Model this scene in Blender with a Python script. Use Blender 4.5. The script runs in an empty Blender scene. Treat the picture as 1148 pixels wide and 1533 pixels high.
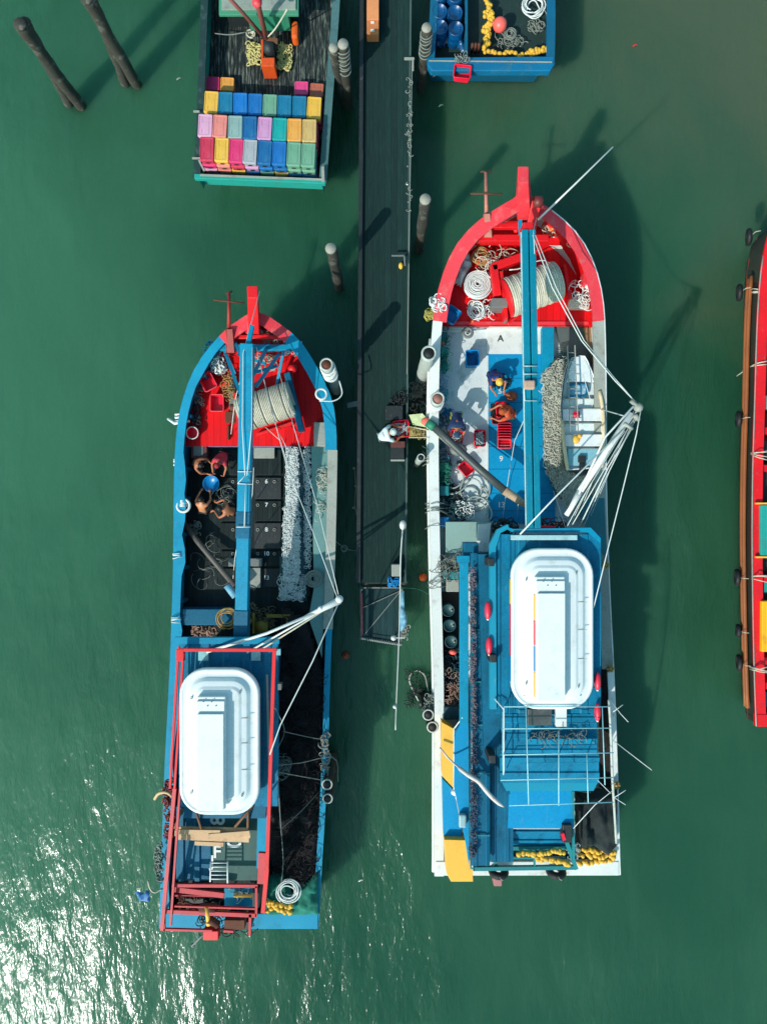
import bpy, math, random
from mathutils import Vector, Matrix, noise
rnd = random.Random(7)
R = math.radians
sc = bpy.context.scene
C = sc.collection
# ------------------------------------------------------------------ camera
CAMH = 25.0; F = 1022.0
cd = bpy.data.cameras.new('camera'); cam = bpy.data.objects.new('camera', cd); C.objects.link(cam)
cam.location = (0, 0, CAMH); cam.rotation_euler = (0, 0, 0)
cd.sensor_fit = 'VERTICAL'; cd.sensor_height = 36; cd.lens = 36 * F / 1533; cd.clip_end = 2000; cd.clip_start = 0.1
sc.camera = cam
# ------------------------------------------------------------------ light
SUN_EL = 39.5; SUN_AZ = (-0.64, -0.77)
w = bpy.data.worlds.new('World'); sc.world = w; w.use_nodes = True
nt = w.node_tree; bg = nt.nodes['Background']
sky = nt.nodes.new('ShaderNodeTexSky'); sky.sky_type = 'NISHITA'; sky.sun_disc = False; sky.ozone_density = 0.0; sky.dust_density = 1.5
sky.sun_elevation = R(SUN_EL); sky.sun_rotation = math.atan2(SUN_AZ[0], SUN_AZ[1])
tint = nt.nodes.new('ShaderNodeMix'); tint.data_type = 'RGBA'; tint.blend_type = 'MULTIPLY'; tint.inputs['Factor'].default_value = 1.0
nt.links.new(sky.outputs[0], tint.inputs['A']); tint.inputs['B'].default_value = (.72, 1.18, 1.12, 1)   # hazy tropical sky, greener than a clear one
nt.links.new(tint.outputs['Result'], bg.inputs[0]); bg.inputs[1].default_value = 0.15
sd = bpy.data.lights.new('sun', 'SUN'); sd.energy = 3.7; sd.angle = R(0.55); sd.color = (1.0, 0.965, 0.90)
so = bpy.data.objects.new('sun', sd); C.objects.link(so)
sdir = Vector((SUN_AZ[0] * math.cos(R(SUN_EL)), SUN_AZ[1] * math.cos(R(SUN_EL)), math.sin(R(SUN_EL)))).normalized()
so.rotation_euler = sdir.to_track_quat('Z', 'Y').to_euler(); so.location = sdir * 60
vs = sc.view_settings; vs.view_transform = 'Standard'; vs.look = 'None'; vs.exposure = 0.24; vs.gamma = 1.0

# ------------------------------------------------------------------ helpers
def P(x, y, z):
    k = (CAMH - z) / F
    return Vector(((x - 574) * k, (766.5 - y) * k, z))
def L1(c): 
    c = c / 255.0
    return c / 12.92 if c <= 0.04045 else ((c + 0.055) / 1.055) ** 2.4
def rgb(r, g, b): return (L1(r), L1(g), L1(b), 1.0)

def catmull(pts, n):
    pts = [Vector(p) for p in pts]
    if len(pts) < 3: 
        return [pts[0].lerp(pts[-1], i / (n - 1)) for i in range(n)]
    ext = [pts[0] * 2 - pts[1]] + pts + [pts[-1] * 2 - pts[-2]]
    dense = []
    for i in range(1, len(ext) - 2):
        p0, p1, p2, p3 = ext[i - 1:i + 3]
        for s in range(12):
            t = s / 12.0
            dense.append(0.5 * ((2 * p1) + (p2 - p0) * t + (2 * p0 - 5 * p1 + 4 * p2 - p3) * t * t + (3 * p1 - p0 - 3 * p2 + p3) * t ** 3))
    dense.append(pts[-1])
    ln = [0]
    for a, b in zip(dense, dense[1:]): ln.append(ln[-1] + (b - a).length)
    out = []; j = 0
    for i in range(n):
        d = ln[-1] * i / (n - 1)
        while j < len(ln) - 2 and ln[j + 1] < d: j += 1
        seg = ln[j + 1] - ln[j]
        out.append(dense[j].lerp(dense[j + 1], 0 if seg < 1e-9 else min(1, (d - ln[j]) / seg)))
    return out

class MB:
    def __init__(s): s.v = []; s.f = []; s.m = []; s.sm = []; s.cur = 0; s.smooth = False
    def add(s, vs_, fs):
        o = len(s.v); s.v += [Vector(p) for p in vs_]
        for f in fs: s.f.append([i + o for i in f]); s.m.append(s.cur); s.sm.append(s.smooth)
        return s
    def box(s, c, d, rz=0, M=None):
        x, y, z = d[0] / 2, d[1] / 2, d[2] / 2
        vs_ = [Vector((a * x, b * y, c_ * z)) for c_ in (-1, 1) for a, b in ((-1, -1), (1, -1), (1, 1), (-1, 1))]
        m = M if M is not None else Matrix.Rotation(rz, 3, 'Z')
        s.add([m @ v + Vector(c) for v in vs_], [(3, 2, 1, 0), (4, 5, 6, 7), (0, 1, 5, 4), (1, 2, 6, 5), (2, 3, 7, 6), (3, 0, 4, 7)])
        return s
    def boxP(s, x0, y0, x1, y1, z0, z1):
        a = P(x0, y1, z1); b = P(x1, y0, z1)
        return s.box(((a.x + b.x) / 2, (a.y + b.y) / 2, (z0 + z1) / 2), (b.x - a.x, b.y - a.y, z1 - z0))
    def prism(s, top, z0):
        n = len(top); bot = [Vector((p.x, p.y, z0 if not callable(z0) else z0(p))) for p in top]
        s.add(list(top) + bot, [list(range(n))[::-1], list(range(n, 2 * n))] + [(i, (i + 1) % n, n + (i + 1) % n, n + i) for i in range(n)])
        return s
    def polyP(s, pts, z1, z0):
        return s.prism([P(x, y, z1) for x, y in pts], z0)
    def tube(s, pts, r, n=6, closed=False):
        pts = [Vector(p) for p in pts]; N = len(pts); o = len(s.v); up = Vector((0, 0, 1)); vs_ = []
        prev = None
        for i, p in enumerate(pts):
            a = pts[(i - 1) % N] if (closed or i > 0) else p
            b = pts[(i + 1) % N] if (closed or i < N - 1) else p
            t = (b - a)
            if t.length < 1e-9: t = Vector((1, 0, 0))
            t.normalize()
            u = (prev - t * prev.dot(t)) if prev is not None else (up.cross(t) if abs(t.z) < 0.95 else Vector((1, 0, 0)).cross(t))
            if u.length < 1e-6: u = up.cross(t) if abs(t.z) < .95 else Vector((0, 1, 0))
            u.normalize(); v_ = t.cross(u); prev = u
            rr = r[i] if isinstance(r, (list, tuple)) else r
            for k in range(n):
                an = 2 * math.pi * k / n
                vs_.append(p + u * math.cos(an) * rr + v_ * math.sin(an) * rr)
        fs = []
        for i in range(N if closed else N - 1):
            for k in range(n):
                a = i * n + k; b = i * n + (k + 1) % n; j = (i + 1) % N
                fs.append((a, b, j * n + (k + 1) % n, j * n + k))
        if not closed: fs += [list(range(n))[::-1], [(N - 1) * n + k for k in range(n)]]
        t_ = s.smooth; s.smooth = True; s.add(vs_, fs); s.smooth = t_
        return s
    def cyl(s, p, q, r0, r1=None, n=14): return s.tube([p, q], [r0, r0 if r1 is None else r1], n)
    def bar(s, p, q, w_, h):
        p = Vector(p); q = Vector(q); t = (q - p); l = t.length; t.normalize()
        u = Vector((0, 0, 1)).cross(t)
        if u.length < 1e-4: u = Vector((1, 0, 0))
        u.normalize(); v_ = t.cross(u)
        M = Matrix((u, t, -v_)).transposed()
        return s.box((p + q) / 2, (w_, l, h), M=M)
    def ball(s, c, r, n=10, m=6):
        if not isinstance(r, (tuple, list)): r = (r, r, r)
        c = Vector(c); vs_ = [c + Vector((0, 0, r[2]))]
        for i in range(1, m):
            th = math.pi * i / m
            for k in range(n):
                a = 2 * math.pi * k / n
                vs_.append(c + Vector((r[0] * math.sin(th) * math.cos(a), r[1] * math.sin(th) * math.sin(a), r[2] * math.cos(th))))
        vs_.append(c - Vector((0, 0, r[2])))
        fs = [(0, 1 + k, 1 + (k + 1) % n) for k in range(n)]
        for i in range(m - 2):
            for k in range(n):
                a = 1 + i * n + k; b = 1 + i * n + (k + 1) % n
                fs.append((a, a + n, b + n, b))
        e = len(vs_) - 1; o = 1 + (m - 2) * n
        fs += [(e, o + (k + 1) % n, o + k) for k in range(n)]
        t_ = s.smooth; s.smooth = True; s.add(vs_, fs); s.smooth = t_
        return s
    def torus(s, c, Rr, r, axis=(0, 0, 1), n=24, m=8):
        q = Vector((0, 0, 1)).rotation_difference(Vector(axis)); c = Vector(c)
        return s.tube([c + q @ Vector((Rr * math.cos(2 * math.pi * i / n), Rr * math.sin(2 * math.pi * i / n), 0)) for i in range(n)], r, m, True)
    def loft(s, loops, cap0=False, cap1=True, smooth=True):
        n = len(loops[0]); vs_ = [p for l in loops for p in l]; fs = []
        for i in range(len(loops) - 1):
            for k in range(n):
                fs.append((i * n + k, i * n + (k + 1) % n, (i + 1) * n + (k + 1) % n, (i + 1) * n + k))
        if cap1: fs.append([(len(loops) - 1) * n + k for k in range(n)])
        if cap0: fs.append([k for k in range(n)][::-1])
        t_ = s.smooth; s.smooth = smooth; s.add(vs_, fs); s.smooth = t_
        return s
    def grid(s, rows, smooth=True):
        n = len(rows[0]); fs = []
        for i in range(len(rows) - 1):
            for k in range(n - 1): fs.append((i * n + k, i * n + k + 1, (i + 1) * n + k + 1, (i + 1) * n + k))
        t_ = s.smooth; s.smooth = smooth; s.add([p for r in rows for p in r], fs); s.smooth = t_
        return s
    def build(s, name, mats, parent=None, bev=0.0, solid=0.0):
        if not s.v: return None
        lo = Vector([min(v[i] for v in s.v) for i in range(3)]); hi = Vector([max(v[i] for v in s.v) for i in range(3)])
        c = (lo + hi) / 2
        if parent is None: c.z = lo.z
        me = bpy.data.meshes.new(name)
        me.from_pydata([v - c for v in s.v], [], s.f)
        if not isinstance(mats, (list, tuple)): mats = [mats]
        for m_ in mats: me.materials.append(m_)
        for p, mi, sm_ in zip(me.polygons, s.m, s.sm): p.material_index = mi; p.use_smooth = sm_
        me.update()
        o = bpy.data.objects.new(name, me); C.objects.link(o)
        o.location = c
        if parent is not None:
            o.parent = parent; o.location = c - wl(parent)
        if solid: m2 = o.modifiers.new('solid', 'SOLIDIFY'); m2.thickness = solid; m2.offset = -1
        if bev:
            b = o.modifiers.new('bevel', 'BEVEL'); b.width = bev; b.segments = 2; b.limit_method = 'ANGLE'; b.angle_limit = R(40)
        return o
def wl(o):
    v = Vector((0, 0, 0))
    while o is not None: v += o.location; o = o.parent
    return v
def tag(o, label, cat, group=None, kind=None):
    o['label'] = label; o['category'] = cat
    if group: o['group'] = group
    if kind: o['kind'] = kind
    return o
def thing(name, label, cat, loc, group=None):
    o = bpy.data.objects.new(name, None); C.objects.link(o); o.location = loc; o.empty_display_size = .3
    return tag(o, label, cat, group)
def structure(o): o['kind'] = 'structure'; return o

# ------------------------------------------------------------------ materials
def nodes(name):
    m = bpy.data.materials.new(name); m.use_nodes = True; n = m.node_tree
    return m, n, n.nodes['Principled BSDF']
def N(n, t, **kw):
    x = n.nodes.new(t)
    for k, v in kw.items():
        if k.startswith('i_'): x.inputs[k[2:].replace('_', ' ')].default_value = v
        else: setattr(x, k, v)
    return x
_mc = {}
def paint(name, col, rough=.45, var=.22, dirt=(70, 62, 50), amt=.35, scale=2.5, bump=.15, metal=0, spec=.5, chips=.55):
    if name in _mc: return _mc[name]
    m, n, b = nodes(name); col = rgb(*col); dirt = rgb(*dirt)
    tc = N(n, 'ShaderNodeTexCoord')
    n1 = N(n, 'ShaderNodeTexNoise', i_Scale=scale, i_Detail=8.0, i_Roughness=.65)
    n2 = N(n, 'ShaderNodeTexNoise', i_Scale=scale * 9, i_Detail=5.0)
    n3 = N(n, 'ShaderNodeTexNoise', i_Scale=scale * .35, i_Detail=2.0)
    for q in (n1, n2, n3): n.links.new(tc.outputs['Object'], q.inputs['Vector'])
    r1 = N(n, 'ShaderNodeMapRange'); r1.inputs['From Min'].default_value = .54; r1.inputs['From Max'].default_value = .72
    r1.inputs['To Max'].default_value = amt
    n.links.new(n1.outputs[0], r1.inputs['Value'])
    mx = N(n, 'ShaderNodeMix', data_type='RGBA'); mx.inputs['A'].default_value = col; mx.inputs['B'].default_value = dirt
    n.links.new(r1.outputs[0], mx.inputs['Factor'])
    ad = N(n, 'ShaderNodeMath', operation='ADD'); n.links.new(n2.outputs[0], ad.inputs[0]); n.links.new(n3.outputs[0], ad.inputs[1])
    r2 = N(n, 'ShaderNodeMapRange'); r2.inputs['From Min'].default_value = .6; r2.inputs['From Max'].default_value = 1.4
    r2.inputs['To Min'].default_value = 1 - var; r2.inputs['To Max'].default_value = 1 + var * .6
    n.links.new(ad.outputs[0], r2.inputs['Value'])
    hv = N(n, 'ShaderNodeHueSaturation'); n.links.new(mx.outputs['Result'], hv.inputs['Color']); n.links.new(r2.outputs[0], hv.inputs['Value'])
    n.links.new(hv.outputs[0], b.inputs['Base Color'])
    if chips:
        n4 = N(n, 'ShaderNodeTexNoise', i_Scale=scale * 5, i_Detail=6.0, i_Roughness=.8); mp = N(n, 'ShaderNodeMapping'); mp.inputs['Scale'].default_value = (1, .35, 1)
        n.links.new(tc.outputs['Object'], mp.inputs[0]); n.links.new(mp.outputs[0], n4.inputs['Vector'])
        r4 = N(n, 'ShaderNodeMapRange'); r4.inputs['From Min'].default_value = .60; r4.inputs['From Max'].default_value = .68; r4.inputs['To Max'].default_value = chips
        n.links.new(n4.outputs[0], r4.inputs['Value']); m4 = N(n, 'ShaderNodeMix', data_type='RGBA'); n.links.new(r4.outputs[0], m4.inputs['Factor'])
        n.links.new(hv.outputs[0], m4.inputs['A']); lum = .3 * col[0] + .5 * col[1] + .2 * col[2]
        m4.inputs['B'].default_value = tuple(.45 * q + .55 * (.28 if lum < .25 else .12) for q in col[:3]) + (1,); n.links.new(m4.outputs['Result'], b.inputs['Base Color'])
    b.inputs['Roughness'].default_value = rough; b.inputs['Metallic'].default_value = metal
    b.inputs['Specular IOR Level'].default_value = spec
    if bump:
        bp = N(n, 'ShaderNodeBump', i_Strength=bump, i_Distance=.01); n.links.new(n2.outputs[0], bp.inputs['Height']); n.links.new(bp.outputs[0], b.inputs['Normal'])
    _mc[name] = m; return m
def planks(name, col, width, axis='X', var=.3, gap=(8, 12, 12), rough=.7, dirt=(90, 85, 75), amt=.35, gw=.05, wet=0):
    if name in _mc: return _mc[name]
    m, n, b = nodes(name)
    tc = N(n, 'ShaderNodeTexCoord'); sp = N(n, 'ShaderNodeSeparateXYZ'); n.links.new(tc.outputs['Object'], sp.inputs[0])
    dv = N(n, 'ShaderNodeMath', operation='DIVIDE'); n.links.new(sp.outputs[axis], dv.inputs[0]); dv.inputs[1].default_value = width
    fr = N(n, 'ShaderNodeMath', operation='FRACT'); n.links.new(dv.outputs[0], fr.inputs[0])
    fl = N(n, 'ShaderNodeMath', operation='FLOOR'); n.links.new(dv.outputs[0], fl.inputs[0])
    wn = N(n, 'ShaderNodeTexWhiteNoise', noise_dimensions='1D'); n.links.new(fl.outputs[0], wn.inputs['W'])
    lt = N(n, 'ShaderNodeMath', operation='LESS_THAN'); n.links.new(fr.outputs[0], lt.inputs[0]); lt.inputs[1].default_value = gw
    mp = N(n, 'ShaderNodeMapping'); mp.inputs['Scale'].default_value = (9, .7, 1) if axis == 'X' else (.7, 9, 1)
    n.links.new(tc.outputs['Object'], mp.inputs[0])
    n1 = N(n, 'ShaderNodeTexNoise', i_Scale=2.2, i_Detail=8.0, i_Roughness=.7); n.links.new(mp.outputs[0], n1.inputs['Vector'])
    n2 = N(n, 'ShaderNodeTexNoise', i_Scale=1.1, i_Detail=5.0); n.links.new(tc.outputs['Object'], n2.inputs['Vector'])
    r1 = N(n, 'ShaderNodeMapRange'); r1.inputs['From Min'].default_value = .5; r1.inputs['From Max'].default_value = .75; r1.inputs['To Max'].default_value = amt
    n.links.new(n1.outputs[0], r1.inputs['Value'])
    mx = N(n, 'ShaderNodeMix', data_type='RGBA'); mx.inputs['A'].default_value = rgb(*col); mx.inputs['B'].default_value = rgb(*dirt)
    n.links.new(r1.outputs[0], mx.inputs['Factor'])
    ad = N(n, 'ShaderNodeMath', operation='ADD'); n.links.new(wn.outputs[0], ad.inputs[0]); n.links.new(n2.outputs[0], ad.inputs[1])
    r2 = N(n, 'ShaderNodeMapRange'); r2.inputs['From Min'].default_value = .2; r2.inputs['From Max'].default_value = 1.5
    r2.inputs['To Min'].default_value = 1 - var; r2.inputs['To Max'].default_value = 1 + var
    n.links.new(ad.outputs[0], r2.inputs['Value'])
    hv = N(n, 'ShaderNodeHueSaturation'); n.links.new(mx.outputs['Result'], hv.inputs['Color']); n.links.new(r2.outputs[0], hv.inputs['Value'])
    m2 = N(n, 'ShaderNodeMix', data_type='RGBA'); n.links.new(lt.outputs[0], m2.inputs['Factor']); n.links.new(hv.outputs[0], m2.inputs['A']); m2.inputs['B'].default_value = rgb(*gap)
    n.links.new(m2.outputs['Result'], b.inputs['Base Color']); b.inputs['Roughness'].default_value = rough; b.inputs['Specular IOR Level'].default_value = .2
    bp = N(n, 'ShaderNodeBump', i_Strength=.5, i_Distance=.01); 
    sb = N(n, 'ShaderNodeMath', operation='SUBTRACT'); n.links.new(n1.outputs[0], sb.inputs[0]); n.links.new(lt.outputs[0], sb.inputs[1])
    n.links.new(sb.outputs[0], bp.inputs['Height']); n.links.new(bp.outputs[0], b.inputs['Normal'])
    _mc[name] = m; return m

RED = paint('red_paint', (222, 12, 22), .5, .24, (120, 44, 38), .5)
REDF = paint('red_faded_paint', (222, 56, 66), .5, .22, (190, 120, 112), .6)
BLUE = paint('bright_blue_paint', (0, 134, 168), .55, .22, (20, 90, 110), .45, spec=.25)
BLUE2 = paint('deep_blue_paint', (0, 92, 122), .55, .36, (8, 56, 80), .6, spec=.25)
BLUE3 = paint('roof_blue_paint', (0, 112, 146), .55, .38, (2, 66, 96), .75, spec=.25)
HATCH = paint('hatch_blue_paint', (0, 138, 186), .55, .18, (0, 112, 156), .5, 1.5, spec=.25)
TEAL = paint('teal_paint', (20, 120, 125), .5, .25, (60, 90, 85), .4)
TURQ = paint('turquoise_paint', (30, 150, 138), .55, .2, (90, 110, 90), .3)
GREEN = paint('green_paint', (45, 130, 100), .5, .25, (60, 70, 55), .4)
WHITE = paint('white_paint', (212, 213, 208), .5, .12, (140, 134, 118), .55)
WDECK = paint('white_deck_paint', (204, 212, 212), .55, .14, (118, 140, 136), .65, 1.8)
GELCOAT = paint('white_gelcoat', (220, 223, 221), .32, .06, (176, 178, 166), .45, chips=.18)
GREYW = paint('weathered_white_paint', (150, 152, 142), .7, .25, (95, 85, 65), .5)
GREY = paint('grey_paint', (110, 115, 112), .6, .25, (70, 65, 55), .4)
DARK = paint('dark_grey_paint', (27, 34, 36), .6, .3, (60, 60, 55), .35)
BLACK = paint('black_rubber', (16, 18, 20), .7, .3, (50, 50, 46), .3)
RUST = paint('rusty_iron', (96, 48, 28), .8, .35, (60, 30, 20), .5, 6)
BROWN = paint('brown_wood', (112, 72, 44), .75, .3, (60, 42, 30), .5)
TIMBER = paint('pale_timber', (205, 165, 125), .75, .25, (140, 100, 70), .5, 4)
PILEM = paint('pile_timber', (58, 54, 46), .9, .5, (138, 136, 126), .7, 3.5, .9)
PILET = paint('pile_top_concrete', (150, 146, 134), .9, .3, (80, 78, 70), .5, 6, .5)
PVC = paint('white_pipe', (176, 180, 172), .5, .2, (90, 95, 80), .6, 4)
ROPE = paint('pale_rope', (196, 188, 168), .85, .25, (120, 112, 95), .5, 9, .4)
ROPEW = paint('white_rope', (215, 218, 214), .85, .15, (150, 150, 145), .4, 9, .3)
ROPEG = paint('grey_rope', (120, 126, 118), .85, .25, (80, 80, 70), .5, 9, .4)
ROPEB = paint('brown_rope', (170, 135, 80), .85, .25, (110, 80, 50), .5, 9, .4)
CABLE = paint('white_cable', (200, 205, 200), .6, .1, (150, 150, 145), .2)
YELLOW = paint('yellow_float_foam', (222, 170, 50), .6, .25, (150, 90, 40), .5, 8)
YELP = paint('yellow_panel_paint', (240, 176, 62), .5, .08, (200, 130, 40), .3)
ORANGE = paint('orange_plastic', (222, 92, 30), .5, .2, (140, 60, 30), .3)
PINKB = paint('pink_plastic', (238, 96, 84), .4, .1, (200, 80, 70), .3)
REDPL = paint('red_plastic', (222, 14, 48), .35, .12, (150, 30, 40), .3)
BLUPL = paint('blue_plastic', (0, 120, 180), .35, .12, (30, 80, 110), .3)
NETD = paint('dark_net', (26, 30, 32), .95, .5, (55, 58, 54), .5, 12, .8)
NETBR = paint('brown_black_net', (30, 24, 25), .95, .5, (44, 42, 40), .5, 14, .8)
NETG = paint('green_net', (22, 110, 92), .9, .4, (40, 150, 125), .5, 9, .8)
NETT = paint('teal_net', (40, 72, 78), .9, .4, (90, 110, 105), .5, 10, .8)
NETP = paint('pale_net', (150, 152, 142), .9, .35, (90, 95, 90), .6, 12, .8)
GLASSY = paint('dark_window_glass', (18, 30, 36), .1, .1, (20, 30, 30), .1)
SKIN = paint('tanned_skin', (172, 104, 70), .55, .12, (140, 80, 55), .3, 6)
HAIR = paint('black_hair', (16, 13, 12), .6, .2, (20, 16, 14), .2)
FISH = paint('silver_fish', (165, 175, 180), .3, .35, (70, 85, 100), .6, 30)
BLUTARP = paint('pale_blue_tarp', (110, 165, 190), .6, .2, (150, 180, 190), .4)
DKWOOD = planks('dark_deck_planks', (22, 33, 33), .17, 'X', .35, (6, 9, 9), .55, (70, 74, 68), .3)
DKWOODC = planks('worn_dark_deck_planks', (32, 40, 40), .12, 'X', .4, (8, 10, 10), .6, (150, 154, 142), .95, .12)
PIERM = planks('pier_planks', (22, 44, 42), .21, 'X', .2, (13, 24, 24), .9, (38, 66, 60), .7, .03)
REDDK = planks('red_deck_planks', (216, 14, 22), .22, 'X', .2, (120, 8, 12), .55, (132, 40, 38), .7, .03)
HULLW = planks('hull_strakes', (70, 46, 26), .15, 'X', .2)

# ------------------------------------------------------------------ water
def make_water():
    m, n, b = nodes('harbour_water')
    tc = N(n, 'ShaderNodeTexCoord')
    def mapped(rot, scale):
        mp = N(n, 'ShaderNodeMapping'); mp.inputs['Rotation'].default_value = (0, 0, rot); mp.inputs['Scale'].default_value = scale
        n.links.new(tc.outputs['Object'], mp.inputs[0]); return mp
    # silt clouds in the water
    n0 = N(n, 'ShaderNodeTexNoise', i_Scale=.075, i_Detail=5.0, i_Roughness=.5); n.links.new(tc.outputs['Object'], n0.inputs['Vector'])
    r0 = N(n, 'ShaderNodeMapRange'); r0.inputs['From Min'].default_value = .35; r0.inputs['From Max'].default_value = .7
    n.links.new(n0.outputs[0], r0.inputs['Value'])
    mx = N(n, 'ShaderNodeMix', data_type='RGBA'); mx.inputs['A'].default_value = WCOL[0]; mx.inputs['B'].default_value = WCOL[1]
    n.links.new(r0.outputs[0], mx.inputs['Factor'])
    # grey brown silt stirred up to the north east, lighter green to the west
    sx = N(n, 'ShaderNodeSeparateXYZ'); n.links.new(tc.outputs['Object'], sx.inputs[0])
    ns = N(n, 'ShaderNodeTexNoise', i_Scale=.10, i_Detail=6.0, i_Roughness=.6, i_Distortion=.8); n.links.new(tc.outputs['Object'], ns.inputs['Vector'])
    def field(a, bx_, c_, lo, hi):
        m1 = N(n, 'ShaderNodeMath', operation='MULTIPLY'); n.links.new(sx.outputs['X'], m1.inputs[0]); m1.inputs[1].default_value = a
        m2 = N(n, 'ShaderNodeMath', operation='MULTIPLY_ADD'); n.links.new(sx.outputs['Y'], m2.inputs[0]); m2.inputs[1].default_value = bx_; n.links.new(m1.outputs[0], m2.inputs[2])
        m3 = N(n, 'ShaderNodeMath', operation='MULTIPLY_ADD'); n.links.new(ns.outputs[0], m3.inputs[0]); m3.inputs[1].default_value = c_; n.links.new(m2.outputs[0], m3.inputs[2])
        r_ = N(n, 'ShaderNodeMapRange', interpolation_type='SMOOTHSTEP'); r_.inputs['From Min'].default_value = lo; r_.inputs['From Max'].default_value = hi; n.links.new(m3.outputs[0], r_.inputs['Value']); return r_
    f1 = field(.055, .075, 2.2, 2.0, 3.1); f2 = field(-.07, -.01, 1.6, .7, 2.2)
    xa = N(n, 'ShaderNodeMix', data_type='RGBA'); n.links.new(f2.outputs[0], xa.inputs['Factor']); n.links.new(mx.outputs['Result'], xa.inputs['A']); xa.inputs['B'].default_value = rgb(60, 109, 83)
    xb = N(n, 'ShaderNodeMix', data_type='RGBA'); n.links.new(f1.outputs[0], xb.inputs['Factor']); n.links.new(xa.outputs['Result'], xb.inputs['A']); xb.inputs['B'].default_value = rgb(74, 88, 68)
    n.links.new(xb.outputs['Result'], b.inputs['Base Color'])
    b.inputs['Subsurface Weight'].default_value = 1.0; b.inputs['Subsurface Radius'].default_value = (.6, 1.0, .9); b.inputs['Subsurface Scale'].default_value = 4.5
    b.inputs['Roughness'].default_value = .15; b.inputs['IOR'].default_value = 1.333; b.inputs['Specular IOR Level'].default_value = .5
    # long swell, wavelets, ripples; crests run from upper left to lower right
    hs = []
    for (rot, scl, sc_, det, amp) in ((R(-37), (1, .42, 1), .5, 2, .15), (R(-33), (1, .36, 1), 1.9, 4, .095), (R(-42), (1, .42, 1), 6.5, 5, .030)):
        mp = mapped(rot, scl); t = N(n, 'ShaderNodeTexNoise', i_Scale=sc_, i_Detail=float(det), i_Roughness=.55, i_Distortion=.3)
        n.links.new(mp.outputs[0], t.inputs['Vector'])
        mu = N(n, 'ShaderNodeMath', operation='MULTIPLY'); n.links.new(t.outputs[0], mu.inputs[0]); mu.inputs[1].default_value = amp; hs.append(mu)
    # gusts: ripples are rougher in patches
    g = N(n, 'ShaderNodeTexNoise', i_Scale=.16, i_Detail=3.0); mpg = mapped(R(-38), (1, .5, 1)); n.links.new(mpg.outputs[0], g.inputs['Vector'])
    gr = N(n, 'ShaderNodeMapRange'); gr.inputs['From Min'].default_value = .38; gr.inputs['From Max'].default_value = .62; gr.inputs['To Min'].default_value = .40; gr.inputs['To Max'].default_value = 1.0
    n.links.new(g.outputs[0], gr.inputs['Value'])
    a = N(n, 'ShaderNodeMath', operation='ADD'); n.links.new(hs[1].outputs[0], a.inputs[0]); n.links.new(hs[2].outputs[0], a.inputs[1])
    a1 = N(n, 'ShaderNodeMath', operation='MULTIPLY'); n.links.new(a.outputs[0], a1.inputs[0]); n.links.new(gr.outputs[0], a1.inputs[1])
    a2 = N(n, 'ShaderNodeMath', operation='ADD'); n.links.new(a1.outputs[0], a2.inputs[0]); n.links.new(hs[0].outputs[0], a2.inputs[1])
    bp = N(n, 'ShaderNodeBump', i_Strength=1.0, i_Distance=1.0); n.links.new(a2.outputs[0], bp.inputs['Height']); n.links.new(bp.outputs[0], b.inputs['Normal'])
    mb = MB(); mb.add([(-600, -600, 0), (600, -600, 0), (600, 600, 0), (-600, 600, 0)], [(0, 1, 2, 3)])
    o = mb.build('water', m); structure(o)
WCOL = (rgb(26, 74, 53), rgb(52, 96, 72))
make_water()

# ------------------------------------------------------------------ shared builders
def spiral(c, r0, r1, turns, h=.05, wob=.02, n=26, layers=1):
    c = Vector(c); pts = []
    tot = int(turns * n); ph = rnd.random() * 6
    for i in range(tot):
        t = i / tot; a = 2 * math.pi * i / n + ph
        tt = (t * layers) % 1.0; rr = r0 + (r1 - r0) * (tt if int(t * layers) % 2 == 0 else 1 - tt)
        rr += wob * (noise.noise(Vector((i * .15, ph, 0))))
        pts.append(c + Vector((rr * math.cos(a), rr * math.sin(a), h * t + wob * .4 * noise.noise(Vector((i * .3, 5, ph))))))
    return pts
def coil(px, py, z, r, turns, label, matr=ROPEW, rr=.018, r0=.25, layers=1, h=.06, wob=.03, name='rope_coil', group='coils of rope'):
    mb = MB(); mb.tube(spiral(P(px, py, z + .02), r * r0, r, turns, h, wob, layers=layers), rr, 5)
    o = mb.build(name, matr); return tag(o, label, 'rope', group)
def tangle(mb, area, z, n, r=(.06, .2), rr=.012, hgt=.1, seg=10):
    for i in range(n):
        x, y = area(); c = P(x, y, z) + Vector((0, 0, rnd.random() * hgt)); a0 = rnd.random() * 6.28; sw = rnd.uniform(2, 6); R_ = rnd.uniform(*r)
        tilt = Matrix.Rotation(rnd.uniform(-.7, .7), 3, 'X') @ Matrix.Rotation(rnd.uniform(-.5, .5), 3, 'Y')
        e = rnd.uniform(.45, 1); rz = Matrix.Rotation(rnd.random() * 3, 3, 'Z')
        mb.tube([c + rz @ (tilt @ Vector((R_ * math.cos(a0 + sw * k / seg), e * R_ * math.sin(a0 + sw * k / seg), 0))) for k in range(seg + 1)], rr, 4)
def rect_area(x0, y0, x1, y1): return lambda: (rnd.uniform(x0, x1), rnd.uniform(y0, y1))
def inside(pt, poly):
    x, y = pt; c = False; j = len(poly) - 1
    for i in range(len(poly)):
        xi, yi = poly[i]; xj, yj = poly[j]
        if (yi > y) != (yj > y) and x < (xj - xi) * (y - yi) / (yj - yi) + xi: c = not c
        j = i
    return c
def edge_dist(pt, poly):
    d = 1e9; p = Vector(pt)
    for i in range(len(poly)):
        a = Vector(poly[i]); b = Vector(poly[(i + 1) % len(poly)]); ab = b - a
        t = max(0, min(1, (p - a).dot(ab) / max(1e-9, ab.length_squared)))
        d = min(d, (p - a - ab * t).length)
    return d
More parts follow.
